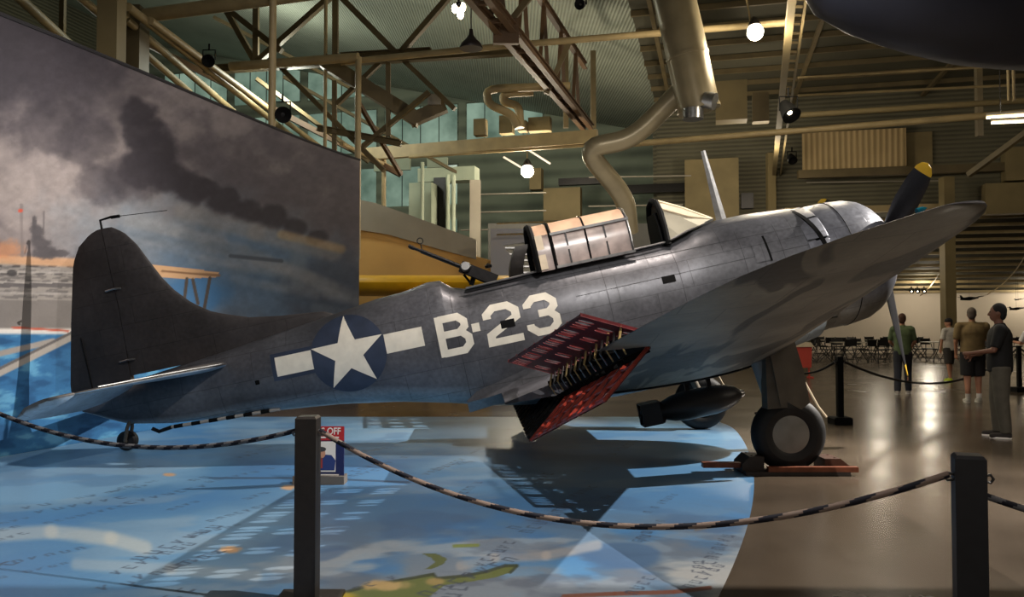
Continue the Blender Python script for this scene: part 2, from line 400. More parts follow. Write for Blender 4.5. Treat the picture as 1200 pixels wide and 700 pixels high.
for (x, y, rx, ry) in [(198, 557, 7, 2), (338, 572, 8, 3), (270, 645, 12, 4)]: cv.blob(x, y, rx, ry, (206, 160, 116), .4, .9, .6, f=.3)
# islands along the lower edge
isl = [(380, 708), (395, 698), (430, 688), (470, 681), (508, 674), (512, 679), (545, 676), (570, 671), (592, 664), (606, 664), (598, 672), (580, 678), (550, 683), (520, 687), (512, 694), (500, 703), (540, 712), (380, 712)]
cv.poly(isl, (104, 112, 62)); cv.line(isl[:11], 1.2, (58, 64, 44), 1.2, .8)
cv.blob(450, 687, 26, 6, (196, 164, 112), .4, .9, .8, f=.1, seed=77); cv.blob(510, 683, 10, 4, (180, 148, 96), .4, .7, .5)
cv.poly([(495, 650), (512, 650), (524, 656), (520, 662), (506, 668), (498, 668), (510, 660), (505, 655)], (96, 104, 62))
cv.blob(393, 700, 26, 5, (190, 160, 50), .4, .9, .4)
cv.line([(660, 700), (720, 697), (790, 695), (832, 690)], 1.6, (120, 74, 58), 1.5, .9)
cv.line([(532, 641), (560, 640)], 1.4, (128, 140, 70), 1, .9); cv.line([(815, 622), (870, 612)], 1, (110, 96, 84), 1.2, .7)
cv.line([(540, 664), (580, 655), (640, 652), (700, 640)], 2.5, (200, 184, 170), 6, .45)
# names of places: short rows of dark strokes running across the map
rng = random.Random(5)
rowsp = []
for k in range(60):
    x0 = rng.uniform(-4.2, 1.2); y0 = rng.uniform(3.9, 9.5)
    rowsp.append((x0, y0, rng.uniform(.85, 1.35), rng.choice([4, 5, 6, 7, 8, 9]), rng.uniform(.06, .12)))
for (x0, y0, ang, n, sz) in rowsp:
    ca, sa = cos(ang), sin(ang)
    for i in range(n):
        cx = x0 + ca * i * sz * 1.15; cy = y0 + sa * i * sz * 1.15
        box_ = (np.abs(X - cx) < sz) & (np.abs(Y - cy) < sz)
        if not box_.any(): continue
        lx = (X - cx) * ca + (Y - cy) * sa; ly = -(X - cx) * sa + (Y - cy) * ca
        kind = rng.randrange(5); w = sz * .09
        if kind == 4: continue
        on = (np.abs(lx + sz * .22) < w) & (np.abs(ly) < sz * .45)
        if kind in (0, 2): on |= (np.abs(ly - sz * .38) < w) & (np.abs(lx) < sz * .3)
        if kind in (0, 1): on |= (np.abs(lx - sz * .25) < w) & (np.abs(ly) < sz * .4)
        if kind in (1, 2): on |= (np.abs(ly + sz * .38) < w) & (np.abs(lx) < sz * .3)
        if kind == 3: on |= (np.abs(lx - ly * .6) < w) & (np.abs(ly) < sz * .45)
        cv.mix((58, 66, 82), on * .62)
cv.line([(245, 561), (360, 561), (480, 566)], .7, (60, 80, 104), .8, .8)
M_map = paint_mat('floor_map_paint', .34, .5, .04, 30)
Pm = np.stack([X, Y, X * 0 + .004], -1)
fm = painted_grid('floor_map', Pm, cv.c, M_map)
tag(fm, 'big glossy blue ocean map with islands and place names laid on the floor', 'floor map')

# ------------------------------------------------------------------ the aircraft
TH, PS = radians(12), radians(2.5)
AO = np.array([2.0, 9.65 + 3.0 * tan(PS), 0.])
AF = np.array([cos(TH) * cos(PS), cos(TH) * sin(PS), sin(TH)]); AS = np.array([sin(PS), -cos(PS), 0.]); AU = np.cross(AS, AF)
plane = thing('dive_bomber', 'grey propeller dive bomber with open red perforated flaps and B-23 on its side', 'airplane')
plane.matrix_world = Matrix(((AF[0], -AS[0], AU[0], AO[0]), (AF[1], -AS[1], AU[1], AO[1]), (AF[2], -AS[2], AU[2], AO[2]), (0, 0, 0, 1)))
def A(a, s, u): return (a, -s, u)
def AW(a, s, u): return AO + a * AF + s * AS + u * AU      # world position of an aircraft point
def atS(px, py, s):
    d = ray(px, py); t = (s - (CAM - AO) @ AS) / (d @ AS); Pn = CAM + t * d - AO
    return Pn @ AF, Pn @ AU
TOPC, UNDC = rgb(92, 93, 98), rgb(156, 170, 180)
M_fus = skin_paint('fuselage_paint', TOPC, UNDC, 'XZ', .36)
M_fin = skin_paint('shaded_fin_paint', rgb(60, 56, 56), UNDC, 'XZ', .5)  # aircraft grey darkened in the colour, as fin and rudder stand unlit
M_wing = skin_paint('wing_paint', rgb(100, 100, 106), rgb(138, 129, 110), 'XY', .5, stain=.66)
M_stab = skin_paint('tailplane_paint', rgb(104, 100, 98), rgb(176, 192, 206), 'XY', .5)
M_cowl = skin_paint('cowling_paint', rgb(108, 110, 118), rgb(120, 118, 112), 'XZ', .34)
M_black = mat('flat_black', rgb(9, 9, 9), .75, spec=.15)
M_dark = mat('dark_gunmetal', rgb(30, 29, 30), .38, .7, .3, 20)
M_rubber = mat('tyre_rubber', rgb(15, 15, 17), .62, 0, .25, 12, .2)
M_red = mat('dive_brake_red', rgb(98, 24, 28), .45, 0, .3, 9)
M_red2 = mat('dive_brake_bright_red', rgb(190, 70, 52), .45, 0, .35, 12)
M_yell = mat('actuator_yellow', rgb(176, 150, 96), .5, 0, .3, 30)
M_white = mat('marking_offwhite', rgb(232, 226, 210), .5, 0, .08, 9)
M_navy = mat('insignia_navy', rgb(48, 58, 78), .5, 0, .25, 5)
M_steel = mat('bare_steel', rgb(150, 150, 150), .3, .9, .2, 14)
M_cream = mat('cream_frame', rgb(214, 196, 166), .45, 0, .12, 8)
M_gear = mat('gear_grey', rgb(96, 88, 76), .5, .1, .25, 5)
M_hub = mat('wheel_disc_grey', rgb(136, 134, 128), .4, 0, .15, 6)

TOP = [(-6.75, 2.02), (-6.4, 2.10), (-6, 2.15), (-5, 2.26), (-4, 2.38), (-3.6, 2.43), (-3.17, 2.49), (-2.81, 2.51), (-2.54, 2.56), (-2.39, 2.55), (-2.26, 2.44), (-2.11, 2.39), (-1.54, 2.40), (-1, 2.43), (-.06, 2.43), (.32, 2.44), (.61, 2.54), (.99, 2.58), (1.37, 2.58), (1.9, 2.54)]
BOT = [(-6.75, 1.90), (-6.46, 1.75), (-6.28, 1.66), (-5.8, 1.56), (-5.21, 1.50), (-4.6, 1.45), (-4.16, 1.40), (-3.81, 1.36), (-3.12, 1.24), (-2.54, 1.10), (-2.05, .96), (-1.4, .84), (-.6, .76), (.3, .76), (1.07, .80), (1.9, .94)]
WID = [(-6.75, .03), (-6.4, .09), (-6, .14), (-5, .25), (-4, .37), (-3, .48), (-2, .56), (-1, .61), (0, .64), (1, .68), (1.9, .715)]
def ucen(a): return interp(a, [(-6.75, 1.96), (-5, 1.88), (-4, 1.86), (-3, 1.82), (-2, 1.74), (0, 1.68), (1.9, 1.75)])
def nexp(a): return interp(a, [(-6.75, 2.0), (-4, 2.15), (-2, 2.4), (1.0, 2.3), (1.9, 2.05)])
def side_s(a, u):
    uc = ucen(a); h = (interp(a, TOP) - uc) if u > uc else (uc - interp(a, BOT)); t = min(abs(u - uc) / h, .999); n = nexp(a)
    return interp(a, WID) * (1 - t ** n) ** (1 / n)
mb = MB(); rings = []
sta = sorted(set(list(np.linspace(-6.75, 1.9, 90)) + [-2.54, -2.39, -2.26, -2.11, .32, .61]))
for a in sta:
    uc, tp, bt, w, n = ucen(a), interp(a, TOP), interp(a, BOT), interp(a, WID), nexp(a); R_ = []
    for j in range(48):
        th = 2 * pi * j / 48; c, q = cos(th), sin(th)
        e = 2 / n; s_ = w * math.copysign(abs(c) ** e, c); h = (tp - uc) if q > 0 else (uc - bt)
        R_.append(A(a, s_, uc + h * math.copysign(abs(q) ** e, q)))
    rings.append(R_)
mb.loft(rings); mb.build('fuselage', M_fus, plane, auto=50)
# wing to body fillet
def grid_decal(name, fn, nu, nv, m, off):
    """fn(i,j in 0..1)->(a,u) laid onto the starboard side"""
    mb = MB(); vs = []
    for i in range(nu + 1):
        for j in range(nv + 1):
            a, u = fn(i / nu, j / nv); vs.append(A(a, side_s(a, u) + off, u))
    fs = [(i * (nv + 1) + j, (i + 1) * (nv + 1) + j, (i + 1) * (nv + 1) + j + 1, i * (nv + 1) + j + 1) for i in range(nu) for j in range(nv)]
    mb.add(vs, fs); return mb
def quad_fn(p0, p1, p2, p3):
    return lambda x, y: (lerp(lerp(p0[0], p1[0], x), lerp(p3[0], p2[0], x), y), lerp(lerp(p0[1], p1[1], x), lerp(p3[1], p2[1], x), y))
SCN = (-3.55, 1.93); SR = .44
dm = grid_decal('d', lambda x, y: (SCN[0] + SR * x * cos(2 * pi * y), SCN[1] + SR * x * sin(2 * pi * y)), 14, 56, None, .003)
disc = dm.build('insignia_disc', M_navy, plane); tag(disc, 'dark blue disc behind the white star')
star = MB()
for k in range(10):
    r0 = SR * .99 if k % 2 == 0 else SR * .39; r1 = SR * .39 if k % 2 == 0 else SR * .99
    t0 = pi / 2 + k * pi / 5; t1 = t0 + pi / 5
    p0 = (SCN[0] + r0 * cos(t0), SCN[1] + r0 * sin(t0)); p1 = (SCN[0] + r1 * cos(t1), SCN[1] + r1 * sin(t1))
    g = grid_decal('s', lambda x, y, p0=p0, p1=p1: (SCN[0] + x * (lerp(p0[0], p1[0], y) - SCN[0]), SCN[1] + x * (lerp(p0[1], p1[1], y) - SCN[1])), 14, 4, None, .009)
    star.add(g.v, g.f)
tag(star.build('insignia_star', M_white, plane), 'white five-pointed star')
for x0, x1 in ((-4.40, -3.97), (-3.12, -2.68)):
    tag(grid_decal('b', quad_fn((x0, 1.835), (x1, 1.835), (x1, 2.055), (x0, 2.055)), 12, 8, None, .006).build('insignia_bar', M_white, plane), 'white bar beside the star')
def band(pts, w):
    """mitred thick polyline -> quads"""
    n = len(pts); clo = pts[0] == pts[-1]; P2 = pts[:-1] if clo else pts; n = len(P2); L = []; R_ = []
    for i in range(n):
        def d(i, j): 
            v = (P2[j][0] - P2[i][0], P2[j][1] - P2[i][1]); l = math.hypot(*v); return (v[0] / l, v[1] / l)
        if clo or 0 < i < n - 1: d0 = d((i - 1) % n, i); d1 = d(i, (i + 1) % n)
        elif i == 0: d0 = d1 = d(0, 1)
        else: d0 = d1 = d(n - 2, n - 1)
        nx, ny = -(d0[1] + d1[1]), d0[0] + d1[0]; l = math.hypot(nx, ny); nx /= l; ny /= l
        k = w / 2 / max(.35, nx * -d0[1] + ny * d0[0])
        L.append((P2[i][0] + nx * k, P2[i][1] + ny * k)); R_.append((P2[i][0] - nx * k, P2[i][1] - ny * k))
    idx = list(range(n)) + ([0] if clo else [])
    return [(L[i], L[j], R_[j], R_[i]) for i, j in zip(idx[:-1], idx[1:])]
W = .225
GL = {  # unit width 1, height 1.25
 'B': [([(.1, 0), (.1, 1.25)], W), ([(.1, 1.15), (.66, 1.15), (.84, .98), (.84, .82), (.66, .66), (.1, .66)], W), ([(.1, .66), (.72, .66), (.9, .48), (.9, .27), (.72, .1), (.1, .1)], W)],
 '2': [([(.1, .83), (.1, .97), (.3, 1.15), (.7, 1.15), (.9, .97), (.9, .76), (.13, .33), (.12, .1), (1.0, .1)], W)],
 '3': [([(.1, .88), (.1, .97), (.3, 1.15), (.7, 1.15), (.89, .97), (.89, .82), (.72, .66), (.4, .66)], W), ([(.4, .66), (.72, .66), (.9, .48), (.9, .28), (.7, .1), (.3, .1), (.1, .28), (.1, .38)], W)],
 'dot': [([(0, .5), (1, .5)], 1.0)]}
def glyph(ch, a0, a1, u0, u1, h=1.25):
    mb = MB()
    for pts, w in GL[ch]:
        for q in band(pts, w):
            q2 = [(lerp(a0, a1, x), lerp(u0, u1, y / h)) for x, y in q]
            g = grid_decal('g', quad_fn(*q2), 5, 3, None, .006 + .0006 * random.random()); mb.add(g.v, g.f)
    return mb.build('letter_marking', M_white, plane)
tag(glyph('B', -2.52, -2.14, 1.66, 2.12), 'white letter B'); tag(glyph('dot', -2.125, -2.035, 1.87, 1.965, 1.0), 'white square dot between B and 2')
tag(glyph('2', -1.98, -1.57, 1.67, 2.13), 'white numeral 2'); tag(glyph('3', -1.51, -1.13, 1.68, 2.14), 'white numeral 3')
for x0, x1 in ((-4.45, -3.92),):
    grid_decal('b', quad_fn((x0, 1.79), (x1, 1.79), (x1, 2.10), (x0, 2.10)), 12, 8, None, .001).build('insignia_outline', M_navy, plane)
for (x0, x1, u0, u1) in ((-1.80, -1.64, 1.84, 1.93), (.09, .24, 1.96, 2.04), (-4.67, -4.62, 1.795, 1.845), (.42, .54, 1.50, 1.57)):
    tag(grid_decal('h', quad_fn((x0, u0), (x1, u0), (x1, u1), (x0, u1)), 3, 3, None, .0085).build('step_slot', M_black, plane), 'black foot-step opening')
# long seams on the side
mb = MB()
for u0, u1, a0, a1 in ((2.30, 2.28, -2.2, 1.8), (2.02, 2.05, -.9, 1.8), (1.62, 1.70, -1.0, 1.8)):
    g = grid_decal('h', quad_fn((a0, u0), (a1, u1), (a1, u1 + .006), (a0, u0 + .006)), 30, 1, None, .003); mb.add(g.v, g.f)
for a_ in (-2.3, -.55, .3, 1.05, 1.5):
    g = grid_decal('h', quad_fn((a_, 1.15), (a_ + .006, 1.15), (a_ + .006, 2.38), (a_, 2.38)), 1, 16, None, .003); mb.add(g.v, g.f)
mb.build('panel_seam', mat('seam_dark', rgb(50, 50, 54), .6), plane)
dr = grid_decal('h', quad_fn((1.17, 1.97), (1.33, 1.97), (1.33, 2.25), (1.17, 2.25)), 4, 6, None, .012).build('cooling_louvre', M_fus, plane)
g = grid_decal('h', quad_fn((1.33, 1.96), (1.355, 1.96), (1.345, 2.26), (1.32, 2.26)), 1, 6, None, .016); g.build('louvre_gap', M_black, dr)
# black sheet over the closed deck, drawn as the dark of the open cockpit
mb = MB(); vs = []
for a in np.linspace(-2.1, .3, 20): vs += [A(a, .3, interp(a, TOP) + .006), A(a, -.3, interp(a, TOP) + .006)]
mb.add(vs, [(2 * i, 2 * i + 1, 2 * i + 3, 2 * i + 2) for i in range(19)]); mb.build('cockpit_dark_sheet', M_black, plane)
for s in (1, -1):
    mb = MB(); mb.tube([A(a, s * .36, interp(a, TOP) - .01) for a in np.linspace(-2.1, .32, 24)], .014, 6); mb.build('sill_rail', M_steel, plane)
# rear sliding canopy
def arch(a, k=1.0, da=0.0):
    pts = [(.43, 2.38), (.425, 2.60), (.38, 2.80), (.26, 2.905), (.12, 2.94), (0, 2.95)]
    full = pts + [(-x, y) for x, y in pts[-2::-1]]
    return [A(a + da * 0, x * k, 2.38 + (y - 2.38) * k) for x, y in full]
M_can = mat('canopy_reflection_tone', rgb(160, 144, 138), .28, 0, .42, 5, 0, .6)  # dirty glass tone with the lamp's reflection painted in
M_beige = mat('canopy_beige_top', rgb(212, 176, 146), .4, 0, .15, 5)
cn = MB(); cn.loft([arch(-1.22), arch(-.12)], (False, False), False); can = cn.build('canopy', M_can, plane, auto=60)
bt = MB(); bt.loft([[A(a, x * 1.012, 2.38 + (y - 2.38) * 1.012) for x, y in ((.385, 2.79), (.26, 2.905), (.12, 2.94), (0, 2.95), (-.12, 2.94), (-.26, 2.905), (-.385, 2.79))] for a in (-1.2, -.14)], (False, False), False); bt.build('roof_panel', M_beige, can)
for a, m_, r in ((-1.24, M_black, .035), (-1.03, M_dark, .022), (-.62, M_dark, .012), (-.12, M_steel, .016)):
    q = MB(); q.tube(arch(a, 1.012), r, 6); q.build('hoop_frame', m_, can)
q = MB(); q.beam(A(-1.17, .442, 2.4), A(-1.17, .39, 2.80), .09, .012); q.build('door_strip', M_cream, can)
for u, s in ((2.40, .44), (2.79, .395)):
    for sg in (1, -1): q = MB(); q.beam(A(-1.03, s * sg, u), A(-.1, s * sg, u), .03, .03); q.build('side_rail', M_steel, can)
for a in (-.85, -.4):
    q = MB(); q.beam(A(a, .437, 2.42), A(a, .398, 2.77), .02, .012); q.build('side_rib', M_dark, can)
# windshield
hoop = [(.36, 2.40), (.35, 2.62), (.30, 2.80), (.2, 2.92), (0, 2.97), (-.2, 2.92), (-.3, 2.80), (-.35, 2.62), (-.36, 2.40)]
ws = MB(); base = [(.36, .30, 2.42), (.37, .45, 2.48), (.33, .72, 2.54), (.22, .92, 2.585), (0, .98, 2.60)]
base = base + [(-s, a, u) for s, a, u in base[-2::-1]]
ws.loft([[A(.33, s, u) for s, u in hoop], [A(lerp(.33, a, .45), lerp(h[0], s, .45), lerp(h[1], u, .40)) for h, (s, a, u) in zip(hoop, base)], [A(a, s, u) for s, a, u in base]], (False, False), False)
wso = ws.build('windshield', mat('windshield_glass', rgb(196, 190, 170), .12, 0, .1, 4, 0, .8), plane, smooth=False)
q = MB(); q.tube([A(.31, s * 1.02, u) for s, u in hoop], .035, 8); q.build('bow_frame', M_black, wso)
for s in (1, -1):
    q = MB(); q.tube([A(.34, .30 * s, 2.82), A(.62, .29 * s, 2.68), A(.93, .2 * s, 2.59)], .018, 6); q.build('glazing_bar', M_cream, wso)
    q = MB(); q.tube([A(.33, .2 * s, 2.93), A(.62, .13 * s, 2.80), A(.96, .05 * s, 2.61)], .018, 6); q.build('glazing_bar', M_cream, wso)
q = MB(); q.tube([A(.34, .365, 2.44), A(.55, .37, 2.50), A(.93, .22, 2.585)], .014, 6); q.build('glazing_bar', M_steel, wso)
q = MB(); q.loft([[A(.26, s, u) for s, u in ((-.3, 2.40), (.3, 2.40), (.26, 2.62), (.18, 2.80), (-.18, 2.80), (-.26, 2.62))], [A(.30, s, u) for s, u in ((-.3, 2.40), (.3, 2.40), (.26, 2.62), (.18, 2.80), (-.18, 2.80), (-.26, 2.62))]]); q.build('instrument_panel', M_black, plane, smooth=False)
# gunner's armour seat and twin guns
q = MB(); rr = []
for k in range(9):
    t = k / 8; a = -1.40 - .12 * sin(t * pi * .5); u = 2.40 + .34 * (1 - t); wv = .10 + .20 * sin(pi * (1 - t) * .5 + .2)
    rr.append([A(a - .04, wv, u), A(a + .12, wv, u), A(a + .12, -wv, u), A(a - .04, -wv, u)])
q.loft(rr); q.build('gunner_seat_back', mat('seat_leather', rgb(58, 54, 50), .55, 0, .3, 12), plane)
gun = MB(); gun.box(A(-1.93, .0, 2.53), (.40, .09, .12), Matrix.Rotation(.62, 3, 'Y')); gu = gun.build('machine_gun', M_dark, plane, smooth=False)
dirg = Vector(A(-2.62, 0, 3.0)) - Vector(A(-1.77, 0, 2.44)); dirg.normalize(); g0 = Vector(A(-1.80, 0, 2.46))
for s in (.07, -.07):
    o_ = Vector((0, s, 0))
    q = MB(); q.tube([g0 + o_ + dirg * .30, g0 + o_ + dirg * 1.02], .014, 8); q.tube([g0 + o_ + dirg * .36, g0 + o_ + dirg * .88], .022, 8); q.tube([g0 + o_ + dirg * .97, g0 + o_ + dirg * 1.03], .02, 8); q.build('barrel', M_dark, gu)
    q = MB(); q.box(g0 + o_ + dirg * .14, (.46, .07, .13), Matrix((dirg, (0, 1, 0), dirg.cross(Vector((0, 1, 0))))).transposed()); q.build('receiver', M_dark, gu, smooth=False)
q = MB(); q.lathe([(0, .001), (.0, .05), (.05, .065), (.1, .05), (.1, .001)], g0 + dirg * .30 + Vector((0, -.12, 0)), (0, -1, .2), 12); q.build('drum_cap', M_steel, gu)
q = MB(); q.tube([g0 + dirg * .2 + Vector((0, 0, -.03)), A(-2.03, 0, 2.42)], .03, 8); q.build('mount_fork', M_dark, gu)
q = MB(); q.tube([g0 + dirg * .02 - Vector((0, 0, .02)), A(-1.72, 0, 2.38)], .028, 8); q.build('mount_fork', M_dark, gu)
q = MB(); q.tube([A(-2.03, 0, 2.44), g0 + dirg * .35 - Vector((0, 0, .09))], .016, 6); q.build('mount_strut', M_dark, gu)
q = MB(); q.tube([g0 + dirg * .86 + Vector((0, .0, .03)), g0 + dirg * .86 + Vector((0, 0, .10))], .008, 6); q.tube([g0 + dirg * .86 + Vector((.035 * cos(t), 0, .13 + .035 * sin(t))) for t in np.linspace(0, 2 * pi, 12)], .007, 5, False); q.build('ring_sight', M_dark, gu)
q = MB(); q.lathe([(0, .001), (0, .04), (.03, .045), (.06, .001)], g0 - dirg * .02 + Vector((0, 0, .13)), (0, 0, 1), 10); q.build('rear_sight', M_dark, gu)
# antenna mast and fin-top antenna
q = MB(); rr = []
for t in np.linspace(0, 1, 6):
    p = Vector(A(1.10, 0, 2.56)).lerp(Vector(A(1.06, 0, 3.44)), t); w = lerp(.065, .028, t)
    rr.append([p + Vector((w, 0, 0)), p + Vector((0, w * .45, 0)), p - Vector((w, 0, 0)), p - Vector((0, w * .45, 0))])
q.loft(rr); q.build('antenna_mast', M_steel, plane)
# fin and rudder
FF = [(2.20, -3.4), (2.47, -3.75), (2.56, -4.59), (2.73, -5.06), (2.89, -5.28), (3.08, -5.45), (3.25, -5.56), (3.48, -5.67), (3.70, -5.77), (3.87, -5.89), (3.96, -6.02)]
RR_ = [(1.93, -6.82), (2.2, -6.84), (2.93, -6.69), (3.62, -6.53), (3.8, -6.43), (3.92, -6.28), (3.965, -6.16)]
def hinge(u): return interp(u, [(1.9, -6.13), (3.0, -6.10), (3.97, -6.13)])
def finsec(af, ar, hh, u, tk, part):
    """thickness tk at max; ring for [af..hh] (fin) or [hh..ar] (rudder)"""
    c = af - ar; R_ = []
    f = lambda a: tk * sqrt(max((af - a) / c, 0)) * (1 - ((af - a) / c) ** 2) * 1.35 + .004
    xs = [af - (af - hh) * k for k in (0, .02, .06, .15, .3, .5, .75, 1)] if part == 'fin' else [hh + (ar - hh) * k for k in (0, .1, .3, .6, .85, 1)]
    R_ += [A(a, f(a) if part == 'fin' or a > ar + 1e-6 else .004, u) for a in xs] + [A(a, -(f(a) if part == 'fin' or a > ar + 1e-6 else .004), u) for a in xs[::-1]]
    return R_
q = MB(); rr = []
for u in list(np.linspace(2.2, 3.8, 30)) + [3.85, 3.9, 3.93, 3.955]:
    af = interp(u, FF); ar = interp(u, RR_); tk = interp(u, [(2.2, .075), (2.6, .07), (3.4, .055), (3.96, .02)])
    rr.append(finsec(af, ar, hinge(u) + .003, u, tk, 'fin'))
q.loft(rr); fin = q.build('fin', M_fin, plane, auto=40)
q = MB(); rr = []
for u in list(np.linspace(1.95, 3.8, 26)) + [3.85, 3.9, 3.93, 3.955]:
    af = interp(u, FF) if u > 2.5 else -4.9; ar = interp(u, RR_); tk = interp(u, [(1.9, .075), (3.4, .055), (3.96, .02)])
    rr.append(finsec(af, ar, hinge(u) - .003, u, tk, 'rud'))
q.loft(rr); rud = q.build('rudder', M_fin, plane, auto=40)
for u in (2.38, 3.22):
    q = MB(); q.tube([A(-6.02, .075, u), A(-6.10, .10, u + .005), A(-6.2, .07, u)], .012, 6); q.build('hinge_bracket', M_steel, rud)
q = MB(); q.tube([A(-6.58, .03, 2.05), A(-6.60, .03, 2.75)], .006, 4); q.build('trim_tab_seam', M_black, rud)
q = MB(); q.tube([A(-6.13, 0, 3.9), A(-6.13, 0, 4.06), A(-6.0, 0, 4.075)], .014, 6); q.tube([A(-6.0, 0, 4.07), A(-5.9, 0, 4.065)], .02, 6); anm = q.build('fin_antenna', M_black, plane)
q = MB(); q.tube([A(-5.9, 0, 4.065), A(-5.35, 0, 4.02)], .004, 4); q.build('antenna_wire', M_black, anm)
# tailplane
def airfoil(x): return 5 * (0.2969 * sqrt(x) - .126 * x - .3516 * x * x + .2843 * x**3 - .1036 * x**4)
def wsec(le, te, s, ule, ute, tk, x0=0.0, x1=1.0, n=16):
    c = le - te; xs = [x0 + (x1 - x0) * (.5 - .5 * cos(pi * k / n)) for k in range(n + 1)]
    up = [A(le - c * x, s, lerp(ule, ute, x) + tk * c * (airfoil(x) * 1.05 + .002)) for x in xs]
    dn = [A(le - c * x, s, lerp(ule, ute, x) - tk * c * (airfoil(x) * .95 + .002)) for x in xs[::-1]]
    return up + dn
for sg in (1, -1):
    q = MB(); q.loft([wsec(le, -6.00, sg * s, 2.10, 2.10, tk) for s, le, tk in ((.05, -4.93, .09), (.28, -4.98, .09), (1.0, -5.32, .09), (1.6, -5.60, .09), (1.8, -5.71, .09), (1.88, -5.80, .08), (1.91, -5.9, .06))])
    q.build('stabilizer', M_stab, plane, auto=40)
    q = MB(); sp_ = [(.22, -6.02, -6.45), (.5, -6.02, -6.52), (1.2, -6.02, -6.50), (1.8, -6.02, -6.44), (1.93, -5.86, -6.40), (2.03, -5.92, -6.36), (2.07, -6.02, -6.26)]
    rr = []
    for s, le, te in sp_:
        dz = .36 * (le - te); rr.append(wsec(le, te, sg * s, 2.10 + (.0 if le > -6.0 else 0), 2.10 - dz + (.05 if s > 1.9 else 0), .13))
    q.loft(rr); q.build('elevator', M_stab, plane, auto=40)
    q = MB(); q.tube([A(-4.95, sg * .3, 2.11), A(-5.3, sg * 1.0, 2.12), A(-5.7, sg * 1.8, 2.12)], .007, 5); q.build('leading_edge_strip', M_steel, plane)

